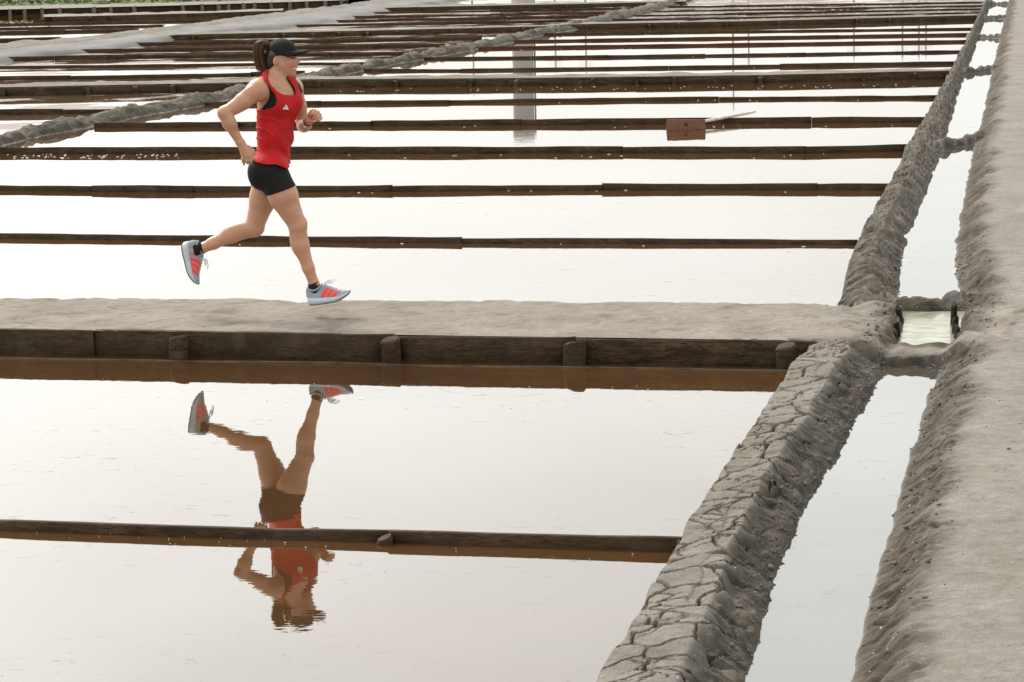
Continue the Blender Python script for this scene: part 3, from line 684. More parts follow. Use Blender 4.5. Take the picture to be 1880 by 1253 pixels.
me = board_mesh(pb, pe, 0.10, 0.02, 6, 0.02, 0.003, 5.5, 0, (pb[0], pb[1], 0)); me.name = 'sluice_board'; me.materials.append(WOOD_PALE)
o = link('sluice_board', me, label='thin pale board standing behind the left stakes of the sluice pool', category='board'); o.location = (pb[0] - 0.012, pb[1], 0)

# the salt rake: a broad wooden blade on a long pale pole, resting on a divider
def tube_mesh(pts, rad, sides=8, name='tube'):
    pts = [Vector(p) for p in pts]; V = []; Fc = []
    for i, p in enumerate(pts):
        d = (pts[min(i + 1, len(pts) - 1)] - pts[max(i - 1, 0)]).normalized()
        a = d.orthogonal().normalized() if i == 0 else (a - d * a.dot(d)).normalized()
        b = d.cross(a); r = rad[i] if hasattr(rad, '__len__') else rad
        for k in range(sides):
            q = 2 * math.pi * k / sides; V.append(p + (a * math.cos(q) + b * math.sin(q)) * r)
    for i in range(len(pts) - 1):
        for k in range(sides):
            x = i * sides + k; y = i * sides + (k + 1) % sides; Fc.append((x, y, y + sides, x + sides))
    Fc.append(tuple(reversed(range(sides)))); Fc.append(tuple(range((len(pts) - 1) * sides, len(pts) * sides)))
    me = bpy.data.meshes.new(name); me.from_pydata([tuple(v) for v in V], [], Fc); me.update()
    for p in me.polygons: p.use_smooth = len(p.vertices) == 4
    return me
def rake():
    c0 = U(1260, 238.5, 0.0); Y0 = c0[1]; div = U(1262, 218, 0.064); dv = c0
    o = empty('salt_rake', (c0[0], Y0, 0.0), 'wooden salt rake, its broad blade upright in the pan, pole resting on a divider', 'rake')
    # blade: a board about half a metre wide standing on edge in the shallow water
    x0 = U(1223.5, 238.5)[0]; x1 = U(1296, 239)[0]; zt = UY(1260, 219.5, Y0)[2]
    V = []; n = 10
    for s in (0.0, 0.026):
        for j in range(4):
            for i in range(n + 1):
                u = i / n; z = zt + (-0.05 - zt) * j / 3
                V.append((x0 + (x1 - x0) * u - c0[0] + 0.008 * (j - 1) * (u - 0.5), -0.02 * u + s - 0.03 * (1 - j / 3), z + (0.006 * float(pn(np.array(i * 0.7), np.array(3.0))) + 0.008 * (0.5 - u) if j == 0 else 0)))
    m = (n + 1) * 4; Fc = []
    for j in range(3):
        for i in range(n):
            a = j * (n + 1) + i; Fc.append((a, a + n + 1, a + n + 2, a + 1)); Fc.append((a + m, a + m + 1, a + m + n + 2, a + m + n + 1))
    for i in range(n):
        Fc.append((i, i + 1, i + 1 + m, i + m)); b = 3 * (n + 1) + i; Fc.append((b, b + m, b + 1 + m, b + 1))
    for j in range(3):
        a = j * (n + 1); Fc.append((a, a + m, a + m + n + 1, a + n + 1)); a += n; Fc.append((a, a + n + 1, a + n + 1 + m, a + m))
    me = bpy.data.meshes.new('blade'); me.from_pydata(V, [], Fc); me.materials.append(WOOD_RAKE)
    link('blade', me, o)
    h0 = UY(1260, 229, Y0 + 0.0); h1 = UY(1386, 205.5, div[1] + 0.55)
    pts = [h0 + (h1 - h0) * t for t in np.linspace(0, 1, 9)]
    me = tube_mesh([(p[0] - c0[0], p[1] - Y0, p[2]) for p in pts], [0.019] * 8 + [0.015], 8, 'handle'); me.materials.append(plain('pale_pole', (0.55, 0.52, 0.47), 0.7, 0.2, 12)); link('handle', me, o)
    for yy, nm in ((229, 'pole_end'),):
        c = UY(1259, yy, Y0); me = tube_mesh([(c[0] - c0[0], -0.034, c[2]), (c[0] - c0[0], 0.02, c[2])], 0.021, 8, nm); me.materials.append(WOOD); link(nm, me, o)
rake()

# ---------------------------------------------------------------- far things that show only as reflections
def mirrored(px, py, Y):
    """height of something at distance Y whose mirror image ends at photo pixel (px, py)"""
    p = UY(px, py, Y); return p[0], -p[2]
def tower():
    Y = 160.0; x0, z = mirrored(943, 262, Y); x1, _ = mirrored(982, 262, Y); w = x1 - x0; cx = 0.5 * (x0 + x1)
    o = empty('concrete_tower', (cx, Y, -0.16), 'grey concrete tower mirrored as a broad column in the far pans', 'tower')
    bm = bmesh.new()
    prof = [(0.5, 0), (0.5, z * 0.25), (0.49, z * 0.6), (0.485, z - 0.8), (0.53, z - 0.7), (0.53, z - 0.25), (0.49, z - 0.2), (0.49, z)]
    rings = []
    for r, h in prof: rings.append([bm.verts.new((math.cos(2 * math.pi * k / 24) * r * w, math.sin(2 * math.pi * k / 24) * r * w, h)) for k in range(24)])
    for a, b in zip(rings, rings[1:]):
        for k in range(24): bm.faces.new((a[k], a[(k + 1) % 24], b[(k + 1) % 24], b[k]))
    bm.faces.new(rings[-1]); me = bpy.data.meshes.new('shaft'); bm.to_mesh(me); bm.free(); me.materials.append(plain('concrete', (0.42, 0.41, 0.40), 0.85, 0.1, 0.8)); link('shaft', me, o)
    me = tube_mesh([(w * 0.55, -w * 0.1, z * 0.2), (w * 0.55, -w * 0.1, z - 0.3)], 0.06, 6, 'ladder'); me.materials.append(plain('ladder_steel', (0.2, 0.2, 0.2), 0.5)); link('ladder', me, o)
tower()
pm = plain('pole_timber', (0.42, 0.40, 0.38), 0.8, 0.2, 3)
for px, py, lb in ((870, 178, 'thin pole mirrored left of the tower column, above the runner\'s chest height'), (1020, 140, 'thin pole mirrored just right of the tower column'), (1076, 142, 'thin pole mirrored second right of the tower column'),
                   (1346, 206, 'tallest thin pole, mirrored as a line down to the salt rake handle'), (1374, 128, 'thin pole mirrored just right of the tallest one'), (1567, 117, 'thin pole mirrored midway between the rake and the ditch bank'),
                   (1656, 116, 'leftmost of the three mirrored poles next to the ditch bank'), (1686, 114, 'middle one of the three mirrored poles next to the ditch bank'), (1699, 112, 'rightmost of the three mirrored poles next to the ditch bank')):
    Y = 130.0 + random.uniform(-8, 8); x, z = mirrored(px, py, Y)
    o = empty('utility_pole', (x, Y, -0.16), lb, 'pole', 'poles seen as thin reflections')
    me = tube_mesh([(0, 0, 0), (0, 0, z * 0.5), (0.02, 0, z)], [0.065, 0.05, 0.042], 8, 'pole'); me.materials.append(pm); link('pole', me, o)
    me = tube_mesh([(-0.35, 0, z - 0.5), (0.35, 0, z - 0.5)], 0.03, 6, 'crossarm'); me.materials.append(pm); link('crossarm', me, o)

# ---------------------------------------------------------------- scrub, salt flakes
def scrub():
    V = []; T = []; cols = []
    for i in range(9000):
        px = random.uniform(-160, 620); back = random.random() ** 1.3
        by = np.interp(px, [-150, 0, 130, 300, 480, 640], [12.5, 11, 8, 5, 0, -5]) - 0.5 - 13 * back
        x, y, _ = U(px, by, 0.16)
        hgt = 0.16 + 0.3 * back + 0.3 * float(fbm(np.array(x * 0.8), np.array(y * 0.5), 2))
        if px > 300: hgt *= 0.4
        z = 0.13 + random.random() * max(0.06, hgt); s = random.uniform(0.03, 0.085)
        d = np.random.default_rng(i).normal(size=(3, 3)) * s
        k = len(V)
        for q in d: V.append((x + q[0], y + q[1], z + abs(q[2]) * 0.8))
        T.append((k, k + 1, k + 2)); g = random.random(); c = (0.05 + 0.07 * g, 0.085 + 0.085 * g, 0.025 + 0.02 * g)
        cols += [c] * 3
    me = mesh_np('scrub', V, T, None, smooth=False); colattr(me, 'Col', np.array(cols))
    M = Mat('scrub_leaf'); M.pbr(M.attrib('Col', 'Color'), 0.7, None, 0.3); me.materials.append(M.m)
    link('scrub', me, kind='stuff', label='green scrub along the top left behind the pale posted wall', category='scrub')
    bm = bmesh.new(); bmesh.ops.create_grid(bm, x_segments=40, y_segments=10, size=1)
    for v in bm.verts:
        pxx = -250 + (v.co.x + 1) * 0.5 * 1100; X = 0; yb = U(pxx, np.interp(pxx, [-150, 0, 130, 300, 480, 640, 1200], [12.5, 11, 8, 5, 0, -5, -25]), 0.16); X = yb[0] * (1 + 0.2 * (v.co.y + 1)); Y = yb[1] + 0.1 + (v.co.y + 1) * 0.5 * 45
        v.co = (X, Y, 0.12 + 0.1 * float(fbm(np.array(X * 0.5), np.array(Y * 0.5), 2)))
    me = bpy.data.meshes.new('scrub_ground'); bm.to_mesh(me); bm.free(); me.materials.append(plain('scrub_soil', (0.09, 0.11, 0.045), 0.9, 0.4, 1.5)); link('scrub_ground', me, kind='structure')
scrub()

def flakes():
    """salt and foam flecks afloat along the boards and over the near pans"""
    V = []; Fc = []
    def fleck(x, y, sx, sy):
        k = len(V); n = 6; a0 = random.random() * 6
        for i in range(n):
            a = a0 + 2 * math.pi * i / n; r = random.uniform(0.6, 1.1); V.append((x + sx * r * math.cos(a), y + sy * r * math.sin(a), 0.0035))
        V.append((x, y, 0.006))
        for i in range(n): Fc.append((k + i, k + (i + 1) % n, k + n))
    rnd = random.uniform
    for i in range(26):                                   # strip of reflection before the path wall
        x = rnd(-3.0, 1.4); y = Yf(x) - rnd(0.5, 1.0) * KD ; s = rnd(0.0015, 0.0035); fleck(x, y, s * rnd(1, 3), s * 1.5)
    for i in range(24):
        t = rnd(0, 1); p = U(1240 * t, 984 + 52 * t + rnd(-14, 6)); s = rnd(0.001, 0.0025); fleck(p[0], p[1], s * rnd(1, 2.5), s)
    for y0, n, sp in ((455, 8, 8), (357, 10, 7), (290, 22, 7), (236, 14, 6), (190, 12, 4), (166, 60, 5), (128, 20, 3), (94, 20, 3), (110, 10, 3)):
        for i in range(n):
            x = rnd(0, 1700) if y0 > 200 else rnd(600, 1720); p = U(x, y0 + rnd(-sp, 1) + (-(x - 900) * 0.008 if y0 < 200 else 0)); s = rnd(0.003, 0.008); fleck(p[0], p[1], s * rnd(1.5, 4), s * 1.3)
    for i in range(60):
        p = U(rnd(20, 330), 293 + rnd(-10, -1)); fleck(p[0], p[1], rnd(0.006, 0.025), rnd(0.008, 0.02))
    for i in range(420):                                  # muddy far pans
        p = U(rnd(1120, 1790), rnd(4, 36)); fleck(p[0], p[1], rnd(0.02, 0.09), rnd(0.01, 0.03))
    me = bpy.data.meshes.new('salt_flakes'); me.from_pydata(V, [], Fc); me.materials.append(plain('salt_fleck', (0.72, 0.70, 0.67), 0.7)); link('salt_flakes', me, kind='stuff', label='white salt flecks floating along the timber dividers', category='salt')
flakes()
# ---------------------------------------------------------------- the runner
class SDF:
    """smooth union of tapered capsules and ellipsoids"""
    def __init__(s): s.p = []
    def cone(s, a, b, ra, rb, k=0.02):
        a = np.array(a); b = np.array(b); r = max(ra, rb)
        s.p.append(('c', np.minimum(a, b) - r, np.maximum(a, b) + r, k, (a, b, ra, rb))); return s
    def ell(s, c, R, rad, k=0.02):
        c = np.array(c); e = np.sqrt(((np.array(R).T * np.array(rad)) ** 2).sum(1)) if R is not None else np.array(rad)
        s.p.append(('e', c - e, c + e, k, (c, R, np.array(rad)))); return s
    def bounds(s, m): return np.min([q[1] for q in s.p], 0) - m, np.max([q[2] for q in s.p], 0) + m
    def __call__(s, P):
        if len(P) > 6000: return np.concatenate([s(P[i:i + 4096]) for i in range(0, len(P), 4096)])
        d = np.full(len(P), 0.2, np.float32); pl, ph = P.min(0), P.max(0)
        for kind, lo, hi, k, a in s.p:
            if np.any(pl > hi + k + 0.045) or np.any(ph < lo - k - 0.045): continue
            mk = np.flatnonzero(np.all((P > lo - k - 0.045) & (P < hi + k + 0.045), 1))
            if len(mk) == 0: continue
            q = P[mk]
            if kind == 'c':
                A, B, ra, rb = a; ba = B - A; h = np.clip(((q - A) @ ba) / (ba @ ba), 0, 1)
                v = np.linalg.norm(q - A - h[:, None] * ba, axis=1) - (ra + (rb - ra) * h)
            else:
                c, R, rad = a; l = q - c
                if R is not None: l = l @ np.array(R).T
                k0 = np.linalg.norm(l / rad, axis=1); k1 = np.linalg.norm(l / rad ** 2, axis=1) + 1e-9; v = k0 * (k0 - 1) / k1
            h = np.clip(0.5 + 0.5 * (d[mk] - v) / k, 0, 1)
            d[mk] = d[mk] * (1 - h) + v * h - k * h * (1 - h)
        return d

def surface(fn, lo, hi, vox):
    """surface nets of fn = 0; only the band near the surface is sampled finely"""
    lo = np.array(lo); fac = 4; n = np.ceil((np.array(hi) - lo) / (vox * fac)).astype(int) + 1
    ax = [lo[i] + np.arange(n[i] + 1) * vox * fac for i in range(3)]
    G = np.stack(np.meshgrid(*ax, indexing='ij'), -1).reshape(-1, 3)
    C = fn(G).reshape(n + 1)
    m = np.minimum.reduce([np.abs(C[i:i + n[0], j:j + n[1], k:k + n[2]]) for i in (0, 1) for j in (0, 1) for k in (0, 1)])
    act = np.argwhere(m < vox * fac * 1.1)
    D = np.repeat(np.repeat(np.repeat(C[:-1, :-1, :-1], fac, 0), fac, 1), fac, 2).astype(np.float32)
    sub = np.stack(np.meshgrid(*[np.arange(fac)] * 3, indexing='ij'), -1).reshape(-1, 3)
    idx = (act[:, None, :] * fac + sub[None]).reshape(-1, 3)
    D[idx[:, 0], idx[:, 1], idx[:, 2]] = fn(lo + idx * vox)
    S = D < 0
    sh = np.array(D.shape) - 1
    cnt = np.zeros(sh, np.int8)
    for i in (0, 1):
        for j in (0, 1):
            for k in (0, 1): cnt += S[i:i + sh[0], j:j + sh[1], k:k + sh[2]]
    cells = np.argwhere((cnt > 0) & (cnt < 8)); del cnt
    vid = np.full(sh, -1, np.int32); vid[cells[:, 0], cells[:, 1], cells[:, 2]] = np.arange(len(cells))
    corner = np.array([(i, j, k) for i in (0, 1) for j in (0, 1) for k in (0, 1)])
    val = np.stack([D[cells[:, 0] + c[0], cells[:, 1] + c[1], cells[:, 2] + c[2]] for c in corner], 1)
    acc = np.zeros((len(cells), 3)); num = np.zeros(len(cells))
    for a in range(8):
        for b in range(a + 1, 8):
            if np.abs(corner[a] - corner[b]).sum() != 1: continue
            va, vb = val[:, a], val[:, b]; mk = (va < 0) != (vb < 0)
            t = np.where(mk, va / np.where(mk, va - vb, 1), 0)
            acc += mk[:, None] * (corner[a] + t[:, None] * (corner[b] - corner[a])); num += mk
    V = lo + (cells + acc / num[:, None]) * vox
    Q = []
    for axis in range(3):
        o1, o2 = (axis + 1) % 3, (axis + 2) % 3
        s0 = [slice(None)] * 3; s1 = [slice(None)] * 3; s0[axis] = slice(0, -1); s1[axis] = slice(1, None)
        A, B = S[tuple(s0)], S[tuple(s1)]
        e = np.argwhere(A != B); e = e[(e[:, o1] > 0) & (e[:, o2] > 0) & (e[:, o1] < sh[o1]) & (e[:, o2] < sh[o2])]
        flip = A[e[:, 0], e[:, 1], e[:, 2]]
        def cell(d1, d2):
            c = e.copy(); c[:, o1] += d1; c[:, o2] += d2; return vid[c[:, 0], c[:, 1], c[:, 2]]
        q = np.stack([cell(-1, -1), cell(0, -1), cell(0, 0), cell(-1, 0)], 1)
        q[~flip] = q[~flip][:, ::-1]; Q.append(q)
    Q = np.concatenate(Q); Q = Q[(Q >= 0).all(1)]
    return V, Q

RY = U(500, 624, 0)[1]
def R(px, py, dy=0.0): return UY(px, py, RY + dy)
BASE = Vector((float(R(520, 579)[0]), RY, HP))
person = empty('person', BASE, 'woman running to the right along the raised path, red tank top and black cap', 'person')
def part(name, me, parent=None, **kw):
    o = link(name, me, parent or person, **kw)
    if parent is None: o.location = (-BASE[0], -BASE[1], -BASE[2])
    return o
def frame(yaw, pitch=0.0):
    """rows: forward, lateral (away from the camera), up; yaw > 0 turns the front to the camera"""
    f = np.array([math.cos(yaw) * math.cos(pitch), -math.sin(yaw) * math.cos(pitch), math.sin(pitch)])
    l = np.array([math.sin(yaw), math.cos(yaw), 0.0]); return np.array([f, l, np.cross(f, l)])

CH = frame(math.radians(36), math.radians(-4)); PEL = frame(math.radians(8)); HD = frame(math.radians(13), math.radians(2))
def off(p, Fm, f=0, l=0, u=0): return np.array(p) + Fm[0] * f + Fm[1] * l + Fm[2] * u

# ----- trunk
trunk = SDF()
chest = R(509, 190); waist = R(505, 246); pelvis = R(494, 308)
trunk.ell(chest, CH, (0.098, 0.135, 0.16), 0.03)
trunk.ell(R(509, 165), CH, (0.078, 0.150, 0.075), 0.04)
for s in (-1, 1): trunk.ell(off(R(511, 189), CH, 0.052, 0.060 * s, 0), CH, (0.050, 0.060, 0.060), 0.04)
trunk.ell(waist, frame(math.radians(22)), (0.092, 0.122, 0.14), 0.05)
trunk.ell(pelvis, PEL, (0.102, 0.150, 0.10), 0.05)
for s in (-1, 1): trunk.ell(off(R(486.5, 318), PEL, 0, 0.070 * s, 0), None, (0.078, 0.078, 0.090), 0.04)
# ----- legs
NH, NK, NA = R(498, 316, -0.085), R(545, 412, -0.10), R(577.5, 524, -0.08)
FH, FK, FA = R(491, 318, 0.085), R(467, 417, 0.085), R(369, 457, 0.09)
thighs = SDF()
thighs.cone(NH, R(520, 360, -0.10), 0.092, 0.082, 0.03); thighs.cone(R(520, 360, -0.10), NK, 0.082, 0.054, 0.03)
thighs.cone(FH, R(483, 365, 0.09), 0.088, 0.076, 0.03); thighs.cone(R(483, 365, 0.09), FK, 0.076, 0.054, 0.03)
legs = SDF(); legs.p += thighs.p
legs.ell(R(531, 384, -0.135), frame(0, math.radians(-62)), (0.075, 0.030, 0.036), 0.02); legs.ell(R(541, 400, -0.128), None, (0.024, 0.022, 0.030), 0.012); legs.ell(R(519, 384, -0.115), frame(0, math.radians(-60)), (0.08, 0.035, 0.030), 0.02)
legs.ell(R(548.5, 410, -0.10), None, (0.044, 0.044, 0.046), 0.02); legs.ell(R(553.5, 411, -0.10), None, (0.026, 0.030, 0.034), 0.02)
legs.cone(R(547, 420, -0.10), R(553, 452, -0.095), 0.050, 0.047, 0.02); legs.cone(R(552, 450, -0.10), R(566, 492, -0.09), 0.047, 0.034, 0.02); legs.cone(R(566, 492, -0.09), NA, 0.034, 0.030, 0.02)
legs.ell(R(547, 448, -0.09), frame(0, math.radians(-72)), (0.085, 0.042, 0.040), 0.025)
legs.ell(R(470, 421, 0.085), None, (0.048, 0.046, 0.040), 0.02)
legs.cone(R(463, 419, 0.085), R(425, 431, 0.088), 0.052, 0.049, 0.02); legs.cone(R(425, 431, 0.088), R(392, 447, 0.09), 0.047, 0.035, 0.02); legs.cone(R(392, 447, 0.09), FA, 0.035, 0.030, 0.02)
legs.ell(R(432, 424, 0.09), frame(0, math.radians(20)), (0.085, 0.042, 0.040), 0.025)
# ankle and foot cores inside the shoes
legs.cone(NA, R(583, 538, -0.08), 0.030, 0.028, 0.02); legs.cone(R(583, 540, -0.08), R(612, 541, -0.08), 0.028, 0.018, 0.02)
legs.cone(FA, R(353, 460, 0.09), 0.030, 0.028, 0.02); legs.cone(R(352, 462, 0.09), R(355, 494, 0.09), 0.026, 0.018, 0.02)
# ----- arms
NS, NE, NW = R(473, 167, -0.150), R(413, 208, -0.215), R(440, 261, -0.205)
FS, FE, FW = R(541, 162, 0.135), R(557, 231, 0.23), R(567, 222, 0.04)
arms = SDF()
arms.ell(R(472, 165, -0.135), None, (0.054, 0.052, 0.054), 0.04)
arms.cone(R(490, 160, -0.10), NS, 0.052, 0.050, 0.04); arms.cone(NS, R(447, 186, -0.185), 0.050, 0.047, 0.03); arms.cone(R(447, 186, -0.185), NE, 0.046, 0.036, 0.02)
arms.ell(R(458, 173, -0.190), frame(0, math.radians(35)), (0.055, 0.028, 0.038), 0.015); arms.ell(R(440, 196, -0.20), frame(0, math.radians(35)), (0.060, 0.028, 0.030), 0.015); arms.ell(R(424, 222, -0.232), frame(0, math.radians(-60)), (0.055, 0.024, 0.026), 0.015)
arms.ell(R(409.5, 208, -0.215), None, (0.030, 0.032, 0.034), 0.02)
arms.cone(NE, R(420, 226, -0.213), 0.036, 0.036, 0.02); arms.cone(R(420, 226, -0.213), NW, 0.036, 0.024, 0.02)
arms.cone(R(528, 158, 0.09), FS, 0.046, 0.046, 0.03); arms.cone(FS, R(549, 195, 0.19), 0.046, 0.042, 0.02); arms.cone(R(549, 195, 0.19), FE, 0.042, 0.036, 0.02)
arms.cone(FE, R(560, 230, 0.14), 0.038, 0.037, 0.02); arms.cone(R(560, 230, 0.14), FW, 0.036, 0.025, 0.02)
# ----- near hand: relaxed, first finger pointing down, the rest curled
def chain(S, pts, rad, k=0.006):
    for (a, b, ra, rb) in zip(pts, pts[1:], rad, rad[1:]): S.cone(a, b, ra, rb, k)
hands = SDF()
y0 = -0.205
KN = [R(445.5, 283, y0 - 0.008), R(451.5, 286.5, y0 - 0.014), R(457.5, 286.5, y0 - 0.010), R(462.5, 283.5, y0)]
for K in KN: hands.cone(R(441, 262, y0), K, 0.021, 0.0115, 0.012)
NEAR_TIPS = [R(448, 302.5, y0 + 0.006), R(453.5, 296, y0 + 0.030), R(460, 296, y0 + 0.030), R(464, 291, y0 + 0.030)]
chain(hands, [KN[0], R(445.5, 292, y0 - 0.012), R(447, 298, y0 - 0.002), NEAR_TIPS[0]], [0.0100, 0.0090, 0.0080, 0.0065])
chain(hands, [KN[1], R(453, 296.5, y0 - 0.012), R(454.5, 299, y0 + 0.012), NEAR_TIPS[1]], [0.0105, 0.0098, 0.0088, 0.0075])
chain(hands, [KN[2], R(460, 296, y0 - 0.008), R(461.5, 298.5, y0 + 0.014), NEAR_TIPS[2]], [0.0105, 0.0098, 0.0088, 0.0075])
chain(hands, [KN[3], R(465.5, 291, y0 + 0.0), R(466.5, 293, y0 + 0.016), NEAR_TIPS[3]], [0.0098, 0.0090, 0.0080, 0.0070])
NT = R(469, 283.5, y0 + 0.022)
chain(hands, [R(446, 268, y0 + 0.012), R(457, 272, y0 + 0.024), R(464.5, 277.5, y0 + 0.026), NT], [0.015, 0.013, 0.0105, 0.0080], 0.01)
# ----- far hand: loose fist at chest height, nails towards the camera
hands.cone(FW, R(574, 213, 0.005), 0.024, 0.027, 0.012); hands.ell(R(576, 210.5, 0.0), None, (0.034, 0.030, 0.030), 0.012)
FK4 = [(574, 203.5, 577.5, 203.5, 568.5, 212.5), (579.5, 205, 583.5, 206.5, 573.5, 214.0), (583.5, 209.5, 587.5, 211.5, 576.5, 218), (585.5, 214.5, 589, 217.5, 580, 222)]
FAR_NAILS = []
for a, b, c, d, e, f in FK4:
    chain(hands, [R(a, b, 0.0), R(c, d, -0.030), R((c + e) / 2 + 1.5, (d + f) / 2 + 0.5, -0.046), R(e, f, -0.040)], [0.0110, 0.0100, 0.0090, 0.0075], 0.004)
    FAR_NAILS.append(R(e, f, -0.046))
ft = R(573, 222.5, -0.046); chain(hands, [R(567, 220, 0.0), R(568, 223, -0.026), ft], [0.0140, 0.0110, 0.0080], 0.006)
FAR_NAILS = FAR_NAILS[:2] + [ft]
# ----- neck and head
head = SDF()
head.cone(R(507, 152), R(512, 128), 0.060, 0.050, 0.03); head.cone(R(512, 128), R(517, 112), 0.050, 0.052, 0.03)
head.cone(R(506, 143), R(480, 160, -0.12), 0.045, 0.034, 0.05); head.cone(R(510, 143), R(537, 157, 0.11), 0.042, 0.032, 0.05)
HC0 = R(518, 101)
head.ell(HC0, HD, (0.086, 0.071, 0.088), 0.02)
head.ell(R(529.5, 117), HD, (0.056, 0.056, 0.062), 0.03)
head.cone(R(515, 121, -0.045), R(534, 135, -0.016), 0.022, 0.017, 0.03); head.cone(R(517, 121, 0.045), R(536, 135, 0.012), 0.022, 0.017, 0.03)
head.ell(R(536.3, 134.8, -0.005), HD, (0.017, 0.022, 0.016), 0.018)
head.cone(R(543.0, 106.5, -0.008), R(548.2, 114.4, -0.010), 0.0075, 0.0085, 0.009); head.ell(R(545.8, 115.6, -0.010), HD, (0.012, 0.0150, 0.008), 0.008)
head.ell(R(541.0, 103.2, -0.008), HD, (0.015, 0.040, 0.010), 0.012)
head.ell(R(532.5, 116.5, -0.040), None, (0.024, 0.020, 0.018), 0.02); head.ell(R(536.5, 116.5, 0.034), None, (0.022, 0.020, 0.018), 0.02)
head.ell(R(540.8, 123.6, -0.008), HD, (0.010, 0.020, 0.0062), 0.006); head.ell(R(539.8, 129.6, -0.008), HD, (0.010, 0.018, 0.0065), 0.006)
head.ell(R(506.8, 111.5, -0.072), frame(math.radians(-22), math.radians(70)), (0.029, 0.009, 0.018), 0.006)
head.cone(R(508.5, 117.5, -0.072), R(510, 113, -0.070), 0.007, 0.010, 0.006)
body = SDF(); body.p = trunk.p + legs.p + arms.p + head.p + hands.p
lo, hi = body.bounds(0.02)
V, Q = surface(body, lo, hi, 0.0038)
me = mesh_np('body', V, Q)
def dist(p): return np.linalg.norm(V - np.array(p), axis=1)
cols = np.tile(np.array([0.465, 0.245, 0.148]), (len(V), 1))
def paint(mask, c, a=1.0): 
    a = np.clip(mask, 0, 1)[:, None] * a; cols[:] = cols * (1 - a) + np.array(c) * a
vn = np.array([fbm(V[:, 0] * 9 + V[:, 1] * 4, V[:, 2] * 9, 3)]).ravel(); cols *= (1 + 0.10 * vn + 0.06 * fbm(V[:, 0] * 45 + V[:, 1] * 20, V[:, 2] * 45, 2))[:, None]
for p in (NK, FK, NE, R(533, 117, -0.05)): paint(1 - sstep(0.02, 0.075, dist(p)), (0.50, 0.235, 0.155), 0.45)
paint(1 - sstep(0.02, 0.04, dist(R(540.5, 126.5, -0.02))), (0.40, 0.16, 0.11), 0.3)
def local(p, Fm): return (V - np.array(p)) @ Fm.T
L = local(R(541.3, 126.6, -0.010), HD)
gap = (np.abs(L[:, 2] - 0.16 * np.abs(L[:, 1])) < 0.0042) & (np.abs(L[:, 1]) < 0.033) & (L[:, 0] > -0.028)
paint(gap * 1.0, (0.72, 0.66, 0.60))
lips = (np.abs(L[:, 2] - 0.16 * np.abs(L[:, 1])) < 0.0105) & (np.abs(L[:, 1]) < 0.036) & (L[:, 0] > -0.030) & ~gap
paint(lips * 1.0, (0.42, 0.15, 0.11), 0.6)
for ex, ey, dy in ((537.5, 106.8, -0.042), (543, 106.8, 0.026)):
    L = local(R(ex, ey, dy), HD); e2 = (L[:, 0] / 0.016) ** 2 + (L[:, 1] / 0.03) ** 2
    paint(np.clip(1.6 - e2 - (L[:, 2] / 0.0062) ** 2, 0, 1), (0.05, 0.03, 0.025))
    paint((np.abs(L[:, 2] - 0.0135) < 0.004) * (e2 < 1.5) * 1.0, (0.10, 0.06, 0.04), 0.8)
for p in FAR_NAILS: paint(1 - sstep(0.006, 0.0095, dist(p)), (0.75, 0.05, 0.035))
for p in NEAR_TIPS[:1] + [NT]: paint(1 - sstep(0.006, 0.0095, dist(p)), (0.62, 0.07, 0.05), 0.85)
paint(1 - sstep(0.010, 0.018, dist(R(547, 114, -0.02))), (0.52, 0.24, 0.17), 0.35)
paint(1 - sstep(0.006, 0.012, dist(R(507.5, 111, -0.084))), (0.36, 0.16, 0.10), 0.6)  # ear hollow: its shade painted into the skin colour
colattr(me, 'Col', cols)
M = Mat('skin'); n_ = M.noise(M.pos(obj=True), 160, 3, 0.6)
pb_ = M.pbr(M.attrib('Col', 'Color'), 0.42, M.bump(M.noise(M.pos(obj=True), 26, 3, 0.6), 0.35, 0.006, M.bump(n_, 0.4, 0.003)), 0.5); pb_.inputs['Subsurface Weight'].default_value = 0.12; pb_.inputs['Subsurface Radius'].default_value = (0.012, 0.005, 0.003)
me.materials.append(M.m); part('body', me)

# ----- clothes: grown from the trunk, cut along drawn edges
def poly_sd(px_poly, dy):
    P2 = np.array([R(x, y, dy) for x, y in px_poly])[:, [0, 2]]
    def f(P):
        q = P[:, [0, 2]]; d = np.full(len(q), 1e9); ins = np.zeros(len(q), bool)
        for i in range(len(P2)):
            a, b = P2[i], P2[i - 1]; e = b - a; w_ = q - a; t = np.clip((w_ @ e) / (e @ e), 0, 1)
            d = np.minimum(d, ((w_ - t[:, None] * e) ** 2).sum(1))
            c1 = q[:, 1] >= a[1]; c2 = q[:, 1] < b[1]; c3 = e[0] * w_[:, 1] > e[1] * w_[:, 0]
            ins ^= (c1 & c2 & c3) | (~c1 & ~c2 & ~c3)
        return np.where(ins, -1, 1) * np.sqrt(d)
    return f
def cut_side(f, y, sign):
    return lambda P: np.maximum(f(P), sign * (P[:, 1] - y))
near_hole = cut_side(poly_sd([(480, 120), (483, 140), (486, 144), (492, 151.5), (497, 159), (501, 166.5), (506, 174.5), (509.5, 184), (506, 195), (491, 200.5), (478, 202), (440, 203), (430, 120)], -0.1), RY - 0.03, 1)
near_hole_bra = cut_side(poly_sd([(484, 120), (487, 143), (492, 151), (496, 163), (497.5, 174), (493.5, 184), (480, 200), (470, 204), (440, 205), (430, 120)], -0.1), RY - 0.03, 1)
neck_hole = poly_sd([(490, 110), (494, 142), (501, 154), (511, 166), (522, 172.5), (534, 174.5), (543, 174), (540.5, 163), (534, 152), (529, 144), (530, 110)], -0.03)
neck_hole_bra = poly_sd([(490, 110), (494, 140), (501, 154), (511, 168), (522, 175), (534, 177), (541, 172), (534, 156), (527, 144), (527, 110)], -0.03)
